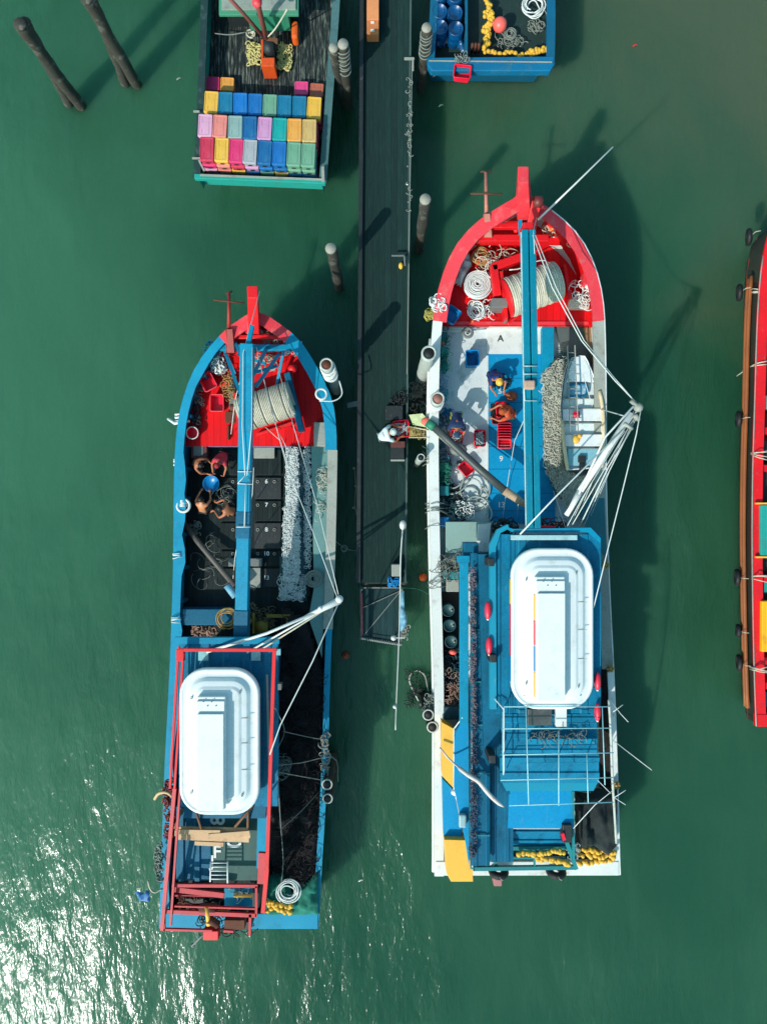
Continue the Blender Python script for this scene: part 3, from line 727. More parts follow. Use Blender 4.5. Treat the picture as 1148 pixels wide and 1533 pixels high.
# ================================================================== BOAT WITH THE BLUE GUNWALE (left)
def boat_blue():
    bx = thing('fishing_boat', 'blue fishing boat with red bow, blue rails and white rooftop canopy, left of the pier', 'fishing boat', P(372, 1000, 0), 'fishing boats moored at the pier')
    zf = sheer(1390, 468, 1.95, 2.1, 2.95)
    Lp = [(240, 1390), (243, 1300), (248, 1160), (252, 1080), (256, 1000), (259, 920), (261, 850), (262, 760), (263, 700), (266, 650), (273, 608), (285, 570), (300, 541), (320, 515), (345, 490), (380, 467)]
    Rp = [(475, 1390), (480, 1300), (486, 1200), (490, 1100), (493, 1000), (497, 900), (500, 800), (502, 700), (502, 650), (498, 610), (488, 580), (470, 545), (447, 510), (420, 488), (400, 474), (380, 467)]
    H = Hull(Lp, Rp, zf)
    H.shell(bx, [BLUE, BLUE], deck=1.35)
    H.deck(bx, 'main_deck', DKWOOD, 1.35, 655, 1392)
    H.deck(bx, 'foredeck', REDDK, 1.85, 500, 668)
    H.deck(bx, 'bow_deck', RED, 2.2, 470, 532, .06)
    iL = H.iy(512); iR = H.iy(505, 'R'); ia = H.iy(950, 'R'); ib = H.iy(668, 'R')
    H.cap(bx, 'gunwale', BLUE, 'L', 0, iL, .24, rag=.26)  # wavy inner edge builds a scalloped shadow into the rail's shape
    H.cap(bx, 'bow_rail', REDF, 'L', iL, 47, .36, lift=.012); H.cap(bx, 'bow_rail', REDF, 'R', iR, 47, .34, lift=.008)
    H.cap(bx, 'gunwale', BLUE, 'R', 0, ia, .16); H.cap(bx, 'gunwale', GREYW, 'R', ia, ib, .26, lift=.006, out=.06)['label'] = 'weathered grey white rail along the working deck'
    H.cap(bx, 'gunwale', BLUE, 'R', ib, iR, .34, lift=.003)
    part('rub_rail', GREYW, bx, lambda m: m.tube([p + Vector((-.05, 0, -.25)) for p in H.L[:iL]], .05, 5))
    part('stern_rail', BLUE, bx, lambda m: m.boxP(241, 1368, 476, 1391, 1.8, 1.99), .015)
    # stem post
    part('stem_post', RED, bx, lambda m: m.loft([[P(371, 470, 3.0), P(389, 470, 3.0), P(388, 500, 3.0), P(372, 500, 3.0)], [P(370, 428, 4.25), P(386, 428, 4.25), P(386, 446, 4.25), P(371, 446, 4.25)]], smooth=False), .02)
    part('stem_post', REDF, bx, lambda m: m.loft([[P(367, 500, 2.5), P(391, 500, 2.5), P(386, 458, 3.15), P(373, 458, 3.15)], [P(370, 500, 2.9), P(388, 500, 2.9), P(386, 452, 3.35), P(373, 452, 3.35)]], smooth=False), .02)
    # cross beams and the blue A frame at the bow
    part('cross_beam', BLUE, bx, lambda m: m.bar(P(330, 521, 2.55), P(440, 521, 2.55), .2, .2), .02)
    part('cross_beam', RED, bx, lambda m: m.bar(P(352, 505, 2.62), P(428, 505, 2.62), .13, .16), .02)
    for a, b in (((338, 530, 2.6), (364, 600, 4.5)), ((418, 530, 2.6), (384, 578, 4.5)), ((352, 512, 2.6), (372, 560, 4.5)), ((400, 520, 2.6), (380, 560, 4.5)), ((356, 530, 2.62), (398, 545, 2.6)), ((336, 524, 2.4), (352, 560, 2.2)), ((375, 560, 3.2), (414, 548, 2.4)), ((425, 525, 2.5), (412, 590, 2.0))):
        part('frame_strut', BLUE, bx, lambda m: m.bar(P(*a), P(*b), .09, .09))
    part('bow_bitt', RED, bx, lambda m: (m.cyl(P(397, 485, 2.2), P(397, 485, 2.75), .1), m.ball(P(397, 485, 2.8), .12), m.bar(P(380, 487, 2.5), P(408, 487, 2.5), .08, .08)))
    part('bollard', RED, bx, lambda m: (m.cyl(P(438, 552, 1.7), P(438, 552, 2.3), .15), m.ball(P(438, 552, 2.32), .17)))
    part('bollard', GREYW, bx, lambda m: (m.cyl(P(384, 489, 2.2), P(384, 489, 2.6), .07), m.cyl(P(391, 496, 2.2), P(391, 496, 2.6), .06)))
    # main boom: a blue box girder lying fore and aft over the deck
    bm = part('boom', BLUE, bx, lambda m: (m.bar(P(362, 958, 3.9), P(371, 515, 5.0), .38, .34)), .02)
    part('boom_collar', BLUE2, bm, lambda m: m.bar(P(365, 805, 4.28), P(366, 765, 4.38), .42, .40), .015)
    part('boom_collar', BLUE2, bm, lambda m: m.bar(P(362, 955, 3.91), P(363, 912, 4.01), .43, .42), .015)
    part('boom_tip', BLUE, bm, lambda m: m.bar(P(372, 516, 5.0), P(378, 488, 4.9), .12, .14))
    part('boom_yoke', CABLE, bm, lambda m: (pipe(m, [(356, 724, 4.7), (367, 712, 4.75), (378, 725, 4.7), (356, 724, 4.7)], .014), pipe(m, [(354, 789, 4.6), (375, 789, 4.6)], .014), pipe(m, [(356, 706, 4.75), (377, 706, 4.75)], .014)))
    part('boom_post', BLUE2, bx, lambda m: (m.bar(P(372, 530, 1.7), P(372, 530, 4.8), .2, .2), m.bar(P(362, 940, 1.35), P(362, 940, 3.75), .28, .28)))
    for pts in ([(367, 712, 4.8), (363, 640, 4.95), (364, 530, 5.2), (389, 436, 4.25)], [(370, 712, 4.8), (377, 640, 4.95), (378, 520, 5.2)], [(368, 725, 4.75), (366, 788, 4.6)], [(360, 790, 4.5), (352, 835, 2.3), (348, 880, 1.6)]):
        part('rigging_rope', CABLE, bx, lambda m: pipe(m, pts, .014, 5))
    # two rope lines from the bow to the spar tip
    for pts in ([(384, 520, 3.8), (398, 580, 3.9), (430, 700, 4.2), (470, 800, 4.6), (505, 895, 5.0)], [(415, 545, 3.0), (440, 640, 3.4), (476, 760, 4.2), (507, 892, 5.0)], [(398, 640, 2.2), (420, 660, 2.4), (432, 700, 2.0)], [(418, 648, 2.2), (428, 668, 2.4), (430, 690, 2.0)], [(362, 560, 3.4), (352, 600, 2.6), (346, 650, 2.0)], [(380, 700, 3.0), (378, 740, 2.2), (375, 756, 1.7)]):
        part('rigging_rope', CABLE, bx, lambda m: pipe(m, pts, .013, 5))
    # hatch covers with numbers
    hy = [(672, 712, '5'), (714, 748, '6'), (749, 781, '7'), (782, 822, '8'), (824, 848, '10'), (850, 880, '13')]
    for k, (y0, y1, s_) in enumerate(hy):
        hc = part('hatch_cover', DARK if k % 2 else DKWOOD, bx, lambda m: m.boxP(381, y0 + 1, 421, y1 - 1, 1.36, 1.44), .012)
        ny = {0: 683, 1: 721, 2: 756, 3: 793, 4: 829, 5: 865}[k]
        text(s_, 399 if k else 389, ny, 1.452, .2, WHITE, hc, name='number')
        part('hatch_cover', DKWOOD, bx, lambda m: m.boxP(330, y0 + 1, 356, y1 - 1, 1.36, 1.42), .012)
    part('lifting_ring', GREYW, bx, lambda m: [m.torus(P(x, y, 1.47), .045, .012, n=10, m=4) for y in (721, 756, 793, 829) for x in (386, 411)] + [m.torus(P(x, y, 1.44), .045, .012, n=10, m=4) for y in (721, 756, 793, 829) for x in (349,)])
    part('hatch_lid', GREYW, bx, lambda m: m.boxP(380, 670, 411, 686, 1.45, 1.56), .012)
    part('engine_hatch', GREYW, bx, lambda m: m.boxP(371, 850, 390, 880, 1.45, 1.6), .015)
    part('engine_hatch', GREY, bx, lambda m: m.boxP(342, 836, 392, 848, 1.45, 1.7), .015)
    # side deck covered in teal sheet
    part('side_deck', paint('side_teal', (98, 138, 134), .6, .2, (40, 150, 150), .5, 1.2), bx, lambda m: m.polyP([(466, 668), (491, 668), (489, 780), (486, 880), (482, 985), (474, 960), (462, 925), (470, 880)], 1.98, 1.9))
    part('locker', GREYW, bx, lambda m: m.boxP(470, 632, 490, 668, 1.7, 2.25), .02)
    part('bulkhead', BLUE, bx, lambda m: (m.boxP(266, 664, 466, 669, 1.36, 1.75)))
    part('bulkhead_trim', GREYW, bx, lambda m: (m.boxP(280, 661, 466, 663.5, 1.74, 1.79)))
    # side frames seen inside the left bulwark
    for y in (560, 590, 622, 700, 745, 800, 850, 900):
        part('bulwark_frame', BLUE2, bx, lambda m: m.boxP(H_x(H, y) + 8, y - 2, H_x(H, y) + 15, y + 3, 1.4, zf(y) - .12))
    # fish pump: black pipe and its fitting
    part('fish_pipe', paint('brown_grey_pipe', (86, 78, 72), .6, .3), bx, lambda m: m.tube([P(277, 786, 1.75), P(300, 815, 1.85), P(352, 877, 2.2)], .1, 12))
    part('pipe_end', BLUTARP, bx, lambda m: m.tube([P(340, 876, 2.2), P(353, 893, 2.2)], .13, 12))
    # drum winch with the warp wound on it
    dr = part('winch_drum', GREYW, bx, lambda m: m.cyl(P(357, 618, 2.35), P(438, 590, 2.35), .46, n=24))
    def warp(m):
        a = P(360, 621, 2.35); b = P(437, 597, 2.35)
        for k in range(34):
            t = (k + .5) / 34; c = a.lerp(b, t); m.torus(c, .52 + .01 * math.sin(k * 2.1), .031, (b - a).normalized(), 28, 6)
        for k in range(33):
            t = (k + 1) / 34; c = a.lerp(b, t); m.torus(c, .57, .026, (b - a).normalized(), 28, 6) if k % 7 else None
    part('wound_rope', ROPE, dr, warp)
    part('winch_frame', RED, bx, lambda m: (m.bar(P(354, 590, 2.0), P(360, 650, 2.0), .08, .5), m.bar(P(438, 560, 2.0), P(446, 628, 2.0), .08, .5)))
    part('winch_frame', BLUE2, bx, lambda m: m.bar(P(431, 560, 2.3), P(452, 646, 2.3), .2, .5), .02)
    part('deck_rail', RED, bx, lambda m: (m.bar(P(385, 652, 1.95), P(438, 634, 1.95), .1, .2), m.bar(P(360, 650, 1.9), P(362, 610, 1.9), .1, .2)))
    part('winch_engine', RUST, bx, lambda m: (m.boxP(337, 616, 360, 632, 1.75, 2.1), m.cyl(P(345, 610, 2.2), P(358, 610, 2.2), .12), m.boxP(340, 636, 343, 658, 1.75, 2.0)), .02)
    part('winch_engine', GREY, bx, lambda m: (m.boxP(343, 560, 351, 612, 1.75, 2.0), m.cyl(P(350, 575, 2.0), P(350, 590, 2.0), .09)), .02)
    part('stern_locker', BLUE2, bx, lambda m: (m.boxP(262, 912, 352, 936, 1.36, 2.0),), .02)
    part('yellow_winch', paint('dull_yellow', (140, 112, 30), .6, .3), bx, lambda m: (m.bar(P(400, 922, 2.0), P(434, 922, 2.0), .1, .12), m.bar(P(431, 922, 2.0), P(431, 948, 2.0), .1, .12), m.cyl(P(384, 938, 1.7), P(402, 938, 1.7), .22), m.bar(P(380, 918, 1.9), P(380, 948, 1.9), .08, .1), m.cyl(P(372, 930, 1.6), P(372, 930, 2.1), .12)))
    # ---- wheelhouse
    zr = 4.3
    wh = part('wheelhouse', BLUE2, bx, lambda m: m.polyP([(280, 990), (405, 990), (398, 1225), (272, 1225)], 4.1, 1.36))
    wn = lambda x0, y0, x1, y1, z0, z1: part('window', GLASSY, wh, lambda m: m.boxP(x0, y0, x1, y1, z0, z1))
    fr = P(280, 990, 4.1)
    for k in range(4):
        part('window', GLASSY, wh, lambda m: m.box((fr.x + .35 + k * .6, fr.y + .01, 3.3), (.45, .05, .6)))
    for k in range(5):
        q = P(404, 1010 + k * 42, 4.1); part('window', GLASSY, wh, lambda m: m.box((q.x + .03, q.y - .3, 3.2), (.05, .5, .6)))
    rf = part('roof', BLUE3, wh, lambda m: (corrugated(m, 268, 962, 416, 1207, zr, zr, 'x', .62, .045)))
    part('roof_trim', BLUE, rf, lambda m: (m.boxP(262, 954, 418, 964, zr - .06, zr + .05), m.boxP(408, 964, 417, 1206, zr - .12, zr - .07)))
    part('roof_plate', paint('pale_teal_plate', (128, 186, 190), .5, .1), rf, lambda m: (m.boxP(297, 974, 312, 989, zr + .06, zr + .12), m.boxP(376, 975, 390, 989, zr + .06, zr + .1), m.boxP(412, 972, 420, 981, zr + .02, zr + .1)))
    part('vent', GREY, rf, lambda m: m.boxP(416, 1024, 421, 1033, zr - .2, zr + .05))
    can = canopy(wh, 269, 1001, 388, 1220, 4.95, False)
    part('canopy_post', BLUE, wh, lambda m: [m.cyl(P(x, y, 4.3), P(x, y, 4.9), .04) for x, y in ((285, 1025), (370, 1025), (285, 1195), (370, 1195))])
    # red pipe guard frame around the roof
    zz = 4.75
    part('guard_rail', RED, wh, lambda m: (m.bar(P(268, 973, zz), P(414, 973, zz), .09, .09), m.bar(P(411, 973, zz), P(400, 1300, zz), .1, .1), m.bar(P(400, 1300, zz), P(394, 1366, zz), .12, .1), m.bar(P(275, 978, zz), P(262, 1180, zz), .06, .08), m.bar(P(268, 968, zz), P(255, 1180, zz), .06, .08)))
    part('guard_rail', RED, wh, lambda m: [m.cyl(P(x, y, 4.3), P(x, y, zz), .03) for x, y in ((412, 975), (408, 1080), (402, 1190), (398, 1290), (272, 975), (266, 1080), (262, 1170))])
    part('nav_light_box', RED, wh, lambda m: (m.boxP(264, 972, 275, 990, 4.6, 4.8),), .01)
    # aft shelter and red gantry
    za = 3.7
    af = part('aft_roof', BLUE2, wh, lambda m: (corrugated(m, 264, 1208, 318, 1318, za, za, 'x', .5, .06)))
    af2 = part('aft_roof', paint('green_sheet', (24, 78, 72), .6, .3, (20, 40, 42), .5), wh, lambda m: m.polyP([(318, 1208), (388, 1208), (385, 1318), (318, 1318)], za + .03, za - .04))
    part('aft_side_roof', BLUE, wh, lambda m: m.polyP([(386, 1205), (402, 1190), (396, 1300), (384, 1300)], za + .2, za + .1))
    text('8', 327, 1228, za + .05, .62, WHITE, af2, R(90), 'lettering'); text('F', 325, 1276, za + .05, .55, WHITE, af2, 0, 'lettering'); text('J', 318, 1290, za + .05, .5, WHITE, af2, 0, 'lettering'); text('0', 352, 1262, za + .05, .6, WHITE, af2, R(90), 'lettering')
    def gantry(m):
        z = 4.2
        for p, q, wd in (((262, 1180, 4.7), (243, 1392, z), .14), ((270, 1180, 4.6), (256, 1385, z), .08), ((247, 1364, z), (384, 1370, z), .15), ((258, 1325, z), (386, 1326, z), .12), ((262, 1331, z - .1), (336, 1340, z - .1), .2), ((262, 1356, z), (383, 1360, z), .06), ((245, 1391, z), (318, 1393, z), .08), ((335, 1393, z), (350, 1394, z), .08), ((375, 1368, z), (374, 1400, z), .1), ((246, 1362, z), (246, 1393, z), .1), ((262, 1340, z - .2), (336, 1342, z - .2), .06), ((384, 1326, z), (384, 1372, z), .08)):
            m.bar(P(*p), P(*q), wd * .78, .08)
        for x, y in ((246, 1364), (384, 1368), (260, 1326), (384, 1326)): m.cyl(P(x, y, 1.4), P(x, y, z), .05)
        m.bar(P(394, 1276, 4.5), P(392, 1322, 4.4), .26, .1)
    part('gantry', paint('worn_red_pipe', (190, 30, 42), .55, .3, (110, 50, 44), .7), bx, gantry)
    part('gantry_box', RED, bx, lambda m: m.boxP(304, 1394, 327, 1408, 3.7, 4.0), .02)
    part('gantry_winch', RUST, bx, lambda m: (m.cyl(P(300, 1360, 4.1), P(324, 1360, 4.1), .15), m.cyl(P(312, 1376, 4.2), P(326, 1384, 4.0), .12), m.boxP(336, 1378, 366, 1392, 3.6, 3.95)))
    part('gantry_winch', YELP, bx, lambda m: (m.cyl(P(310, 1358, 4.2), P(313, 1385, 4.2), .07),))
    part('machinery', DARK, bx, lambda m: [m.boxP(x, y, x + w_, y + h_, 1.8, 3.4 + q) for x, y, w_, h_, q in ((340, 1374, 9, 8, .2), (352, 1370, 12, 12, .1), (366, 1380, 10, 12, 0), (378, 1330, 10, 30, .3), (275, 1345, 30, 8, -.4))], .02)
    part('stern_roof', BLUE, bx, lambda m: m.polyP([(336, 1330), (382, 1330), (380, 1358), (336, 1358)], 3.3, 3.2))
    part('lamp_tube', YELP, bx, lambda m: m.cyl(P(350, 1341, 3.9), P(378, 1341, 3.9), .04))
    part('ladder_frame', WHITE, bx, lambda m: (pipe(m, [(341, 1290, 4.2), (341, 1322, 4.2)], .025), pipe(m, [(316, 1290, 4.2), (315, 1320, 4.2)], .025), *[pipe(m, [(316, 1292 + 6 * k, 4.2), (341, 1292 + 6 * k, 4.2)], .016) for k in range(5)]))
    # white twin spars swung out to starboard
    sp = part('spar', WHITE, bx, lambda m: (m.tube([P(455, 925, 4.75), P(508, 899, 5.05)], [.05, .11], 10), m.tube([P(310, 976, 4.4), P(400, 948, 4.6), P(480, 914, 4.9)], .045, 8)))
    part('spar', ROPE, bx, lambda m: m.tube([P(390, 973, 4.4), P(440, 942, 4.6), P(500, 904, 4.95)], .025, 6))
    part('spar', WHITE, bx, lambda m: (m.tube([P(370, 977, 4.4), P(440, 937, 4.6), P(505, 901, 5.0)], .03, 6), m.ball(P(508, 897, 5.08), .12), m.ball(P(480, 911, 4.95), .08)))
    for pts in ([(508, 900, 5.05), (468, 990, 4.9), (420, 1085, 4.8), (404, 1130, 4.8)],):
        part('stay', CABLE, bx, lambda m: pipe(m, pts, .02, 5))
    for pts in ([(412, 1060, 4.8), (424, 1085, 4.0), (425, 1100, 3.4), (416, 1120, 4.3)], [(424, 1095, 3.6), (470, 1105, 2.6), (490, 1106, 2.1)], [(415, 1146, 4.2), (450, 1142, 3.0), (500, 1134, 2.4), (506, 1170, 2.1)], [(412, 1155, 4.2), (450, 1162, 2.8), (484, 1168, 2.1)], [(420, 1242, 4.0), (450, 1215, 3.0), (478, 1185, 2.2)], [(416, 1160, 4.4), (420, 1230, 3.6), (424, 1290, 2.8), (420, 1330, 2.4)]):
        part('rigging_rope', ROPEG, bx, lambda m: m.tube(catmull([P(*p) for p in pts], 14), .014, 5))
    return H
def H_x(H, y):
    i = H.iy(y); p = H.L[i]; return 574 + p.x * F / (CAMH - p.z)
HA = boat_blue()

# dark net on the starboard deck of the blue boat
mb = MB(); mound(mb, [(424, 905), (462, 930), (472, 965), (486, 1005), (486, 1100), (480, 1200), (474, 1300), (472, 1345), (396, 1345), (404, 1200), (410, 1000)], 1.75, .25, 5, .22, 14)
tangle(mb, poly_area([(430, 915), (480, 1005), (478, 1200), (470, 1320), (410, 1320), (412, 1200), (416, 1010)]), 2.05, 420, (.1, .35), .012, .12, 8)
tag(mb.build('fishing_net', NETBR), 'black brown heap of seine net beside the wheelhouse of the boat with blue rails', 'net', 'heaped fishing nets')
mb = MB(); mound(mb, [(440, 1335), (478, 1300), (478, 1368), (440, 1368), (398, 1366), (396, 1345), (402, 1305), (425, 1302)], 1.95, .28, 3, .2, 8)
tag(mb.build('fishing_net', NETG), 'small bright green net bundle at the stern of the boat with blue rails', 'net', 'heaped fishing nets')
coil(432, 1332, 2.35, .42, 7, 'pale rope coil lying on the green net bundle', ROPEW, .022, .45, 3, .15, .06)
coil(470, 866, 2.05, .30, 6, 'grey rope coil on the teal side deck', ROPEG, .02, .25, 1, .04, .03)
coil(341, 925, 2.2, .36, 6, 'tan rope coil under the blue boom beside the stern locker', ROPEB, .022, .5, 3, .15, .06)
float_line([P(398, 1362, 2.25), P(415, 1358, 2.25), P(436, 1366, 2.2), P(400, 1350, 2.35), P(436, 1356, 2.35)], 30, 'cluster of orange yellow floats beside the green net bundle', .085)
float_line([P(332, 1362, 2.2), P(380, 1362, 2.2)], 11, 'short row of yellow floats under the red stern gantry', .09)
# light net with white cork line
poly = [(431, 668), (466, 668), (466, 760), (468, 850), (462, 900), (420, 898), (419, 850), (427, 760)]
nt_ = thing('fishing_net', 'pale net with white cork line along the deck of the boat with blue rails', 'net', P(445, 780, 1.4), 'heaped fishing nets')
part('net', NETT, nt_, lambda m: mound(m, poly, 1.5, .38, 3.5, .12, 12))
def corks(m):
    tangle(m, rect_area(430, 670, 446, 760), 1.95, 800, (.03, .09), .011, .08, 6); tangle(m, rect_area(426, 760, 448, 868), 1.95, 900, (.03, .10), .011, .1, 6); tangle(m, rect_area(421, 860, 455, 897), 1.85, 300, (.05, .14), .009, .08, 8)
    tangle(m, rect_area(456, 670, 465, 850), 1.9, 380, (.03, .07), .010, .06, 6)
part('cork_line', ROPEW, nt_, corks)
def boom_shade_lines(m):  # blue grey strands stand in for the boom's shadow across the net
    for k in range(70):
        y = 690 + k * 2.6; m.tube([P(448 + rnd.random(), y, 2.0), P(453, y + .5, 2.03), P(457 + rnd.random(), y, 2.0)], .008, 3)
part('boom_shade_cord', paint('boom_shade_blue_grey', (70, 105, 120), .8), nt_, boom_shade_lines)
# things on the red foredeck
basket(311, 571, 2.0, 'red basket tilted toward the bow, topmost on the dark side of the red foredeck', REDPL, R(28), (.44, .58, .28), mat2=REDF)
basket(325, 603, 1.87, 'upright red basket just below the tilted one on the red foredeck', REDPL, 0, (.44, .56, .28), mat2=REDF)
mb = MB(); tangle(mb, poly_area([(312, 536), (328, 534), (340, 552), (330, 561), (318, 552)]), 2.0, 60, (.05, .12), .028, .25, 8)
tag(mb.build('rope_bundle', ROPEW), 'white rope bundle tucked inside the port bow of the boat with blue rails', 'rope')
mb = MB(); tangle(mb, rect_area(288, 582, 306, 606), 1.85, 50, (.04, .12), .018, .25, 8)
tag(mb.build('rope_bundle', ROPEG), 'grey rope and chain heap left of the upright red basket', 'rope')
t = basket(288, 648, 1.9, 'round red tub with white rim by the port rail', REDPL, 0, (.40, .40, .25), mat2=WHITE, rr=.19)
mb = MB(); mb.boxP(286, 664, 310, 686, 1.4, 1.8); o = mb.build('wooden_box', paint('maroon_box', (96, 50, 50), .6), bev=.02); tag(o, 'maroon box with grey lid below the red foredeck', 'box')
mb = MB(); mb.boxP(290, 668, 304, 682, 1.8, 1.82); mb.build('lid', GREY, o)
# blue tub with the crew round it
c = P(316, 724, 1.75); t = thing('tub', 'round blue tub of water between four crouching crew members', 'tub', Vector((c.x, c.y, 1.43)))
def tub(m):
    n = 24; lp = lambda r_, zz: [Vector((c.x + r_ * math.cos(6.2832 * k / n), c.y + r_ * math.sin(6.2832 * k / n), 1.43 + zz)) for k in range(n)]
    m.loft([lp(.2, 0), lp(.27, .32), lp(.285, .32), lp(.27, .30), lp(.255, .24)], cap0=True)
part('tub_body', BLUPL, t, tub)
mb = MB(); tangle(mb, rect_area(326, 733, 348, 748), 1.5, 10, (.15, .4), .012, .05, 14); tag(mb.build('rope_tangle', ROPEG), 'loose grey line on the dark deck right of the blue tub', 'rope')
mb = MB(); tangle(mb, rect_area(282, 782, 300, 800), 1.5, 26, (.04, .12), .018, .12, 8); tag(mb.build('rope_tangle', ROPEG), 'small grey rope knot at the upper end of the dark fish pipe', 'rope')
person(287, 690, 1.37, R(-115), 'crouch', 'shirtless person crouching by the port rail, closest to the maroon box', None, DARK, var=.06)
person(331, 681, 1.37, R(165), 'crouch', 'crouching person in a red top above the blue tub', paint('red_shirt', (190, 50, 66), .8), paint('navy_cloth', (16, 22, 36), .9), hairm=paint('dyed_red_hair', (150, 30, 40), .8), var=.06)
person(300, 765, 1.37, R(-8), 'crouch', 'shirtless person bending with bare back to the camera below the blue tub', None, DARK, skinm=paint('light_tan_skin', (196, 128, 88), .5, .1, (150, 90, 60), .2), var=.04)
person(347, 766, 1.37, R(75), 'crouch', 'shirtless person sitting with folded arms nearest to the blue boom', None, paint('black_shorts', (12, 12, 14), .9), var=.05)
# mooring lines over the port rail
for (x, y, l) in ((270, 625, 'white mooring rope knotted over the rail beside the round red tub'), (268, 692, 'white mooring rope tied on the rail beside the maroon box'), (274, 752, 'thick white rope ring hanging on the port rail beside the bare back crew member'), (266, 830, 'thin white rope wound on the port rail beside the fish pipe'), (264, 928, 'thin white rope wound on the port rail beside the stern locker')):
    mb = MB(); z = 2.15
    big = y == 752
    if big: mb.torus(P(275, 757, z + .08), .21, .045, (0, .1, 1), 22, 7)
    for k in range(7 if y < 800 else 4):
        yy = y + rnd.uniform(-6, 6); mb.tube(catmull([P(x - 7, yy, z - .3), P(x - 6, yy + 1, z + .06), P(x + 4, yy + rnd.uniform(-2, 2), z + .07), P(x + 9, yy + 2, z - .25)], 9), .028 if y < 800 else .014, 5)
    if y == 625: mb.tube([P(252, 627, 1.9), P(262, 634, 2.25), P(284, 630, 2.3)], .05, 6)
    tag(mb.build('mooring_rope', ROPEW), l, 'rope', 'ropes tied on the port rail')
# anchors
def anchor(pts, label, zt, matr=RUST):
    (x0, y0), (x1, y1), cross, palm = pts; t = thing('anchor', label, 'anchor', P(x1, y1, zt - .8), 'bow anchors')
    part('shank', matr, t, lambda m: m.tube([P(x0, y0, zt), P(x1, y1, zt - .35)], [.05, .065], 8))
    part('stock', RUST, t, lambda m: [m.tube([P(*a, zt - .02), P(*b, zt - .06)], .028, 6) for a, b in cross])
    part('crown', matr, t, lambda m: (m.loft([[P(palm[0] - 6, palm[1] - 25, zt - .3), P(palm[0] + 5, palm[1] - 25, zt - .3), P(palm[0] + 9, palm[1] + 12, zt - .75), P(palm[0] - 6, palm[1] + 12, zt - .75)], [P(palm[0] - 4, palm[1] - 25, zt - .12), P(palm[0] + 4, palm[1] - 25, zt - .12), P(palm[0] + 7, palm[1] + 10, zt - .5), P(palm[0] - 4, palm[1] + 10, zt - .5)]], cap0=True, smooth=False),))
    return t
anchor([(343, 437), (343, 492), [((320, 449), (366, 454)), ((338, 440), (348, 436))], (344, 518)], 'rusty anchor with a red crown hung over the blue railed bow', 3.2, paint('red_brown_iron', (150, 38, 30), .6, .3, (60, 40, 30), .5))
anchor([(727, 258), (728, 330), [((704, 290), (752, 290)), ((719, 257), (736, 257))], (729, 345)], 'brown iron anchor with a cross stock hung over the all red bow', 3.9, paint('pink_brown_iron', (180, 110, 96), .7, .3, (90, 60, 50), .5))
# clothes pole and bundles outboard at the stern
mb = MB(); mb.tube(catmull([P(222, 1318, 2.6), P(225, 1330, 2.6), P(232, 1336, 2.5), P(244, 1330, 2.4)], 10), .03, 6)
o = mb.build('hanging_cloth', ROPE); tag(o, 'blue and white cloth hanging off a bent stick outboard of the red gantry', 'cloth')
mb = MB(); mound(mb, [(203, 1336), (226, 1333), (224, 1350), (212, 1347)], 2.35, .1, 2, .08, 3, freq=6); mb.build('cloth', paint('blue_white_cloth', (70, 130, 190), .8, .3, (225, 225, 225), .8, 8), o)
mb = MB(); tangle(mb, rect_area(236, 1258, 243, 1318), 2.3, 40, (.05, .12), .025, .15, 8); tag(mb.build('rope_bundle', ROPEG), 'mottled rope bundle hanging outboard beside the stern shelter roof', 'rope')
mb = MB(); tangle(mb, rect_area(250, 1165, 262, 1250), 3.0, 60, (.05, .14), .025, .3, 8); tag(mb.build('rope_bundle', paint('red_brown_rope', (120, 48, 44), .8, .4)), 'red brown rope bundle hung along the port side of the rooftop canopy', 'rope')
mb = MB(); mb.tube(catmull([P(232, 1196, 2.9), P(238, 1188, 3.2), P(250, 1186, 3.3), P(258, 1192, 3.3)], 8), .05, 6); tag(mb.build('branch', TIMBER), 'short bent branch sticking out to port below the canopy', 'branch')
mb = MB(); mb.cyl(P(288, 1416, 2.6), P(304, 1400, 3.2), .03); mb.ball(P(289, 1415, 2.6), .07); tag(mb.build('tool_handle', GREY), 'small grey tool dangling behind the red gantry box', 'tool')
# planks on the aft shelter
t = thing('plank_bundle', 'bundle of pale timber planks lying across the roof behind the canopy', 'planks', P(318, 1250, 3.85))
for k, (x0, y0, x1, y1, z, wd) in enumerate(((263, 1241, 372, 1243, 4.0, .16), (262, 1247, 375, 1250, 4.02, .17), (264, 1253, 373, 1257, 4.0, .15), (292, 1262, 335, 1264, 3.95, .12), (268, 1245, 330, 1246, 4.1, .14), (312, 1252, 374, 1247, 4.12, .15))):
    part('plank', TIMBER, t, lambda m: m.bar(P(x0, y0, z), P(x1, y1, z), wd, .05))
for (x0, y0, x1, y1) in ((275, 1205, 262, 1240), (293, 1212, 303, 1245), (380, 1205, 352, 1238), (372, 1210, 371, 1240)):
    part('pole', BROWN, t, lambda m: m.tube([P(x0, y0, 4.3), P(x1, y1, 4.05)], .04, 6))
mb = MB(); tangle(mb, rect_area(288, 938, 324, 950), 1.7, 60, (.05, .13), .03, .25, 8); tag(mb.build('rope_bundle', paint('rusty_chain', (140, 105, 88), .8, .4)), 'rusty chain and rope heap in front of the blue railed boat wheelhouse', 'rope')

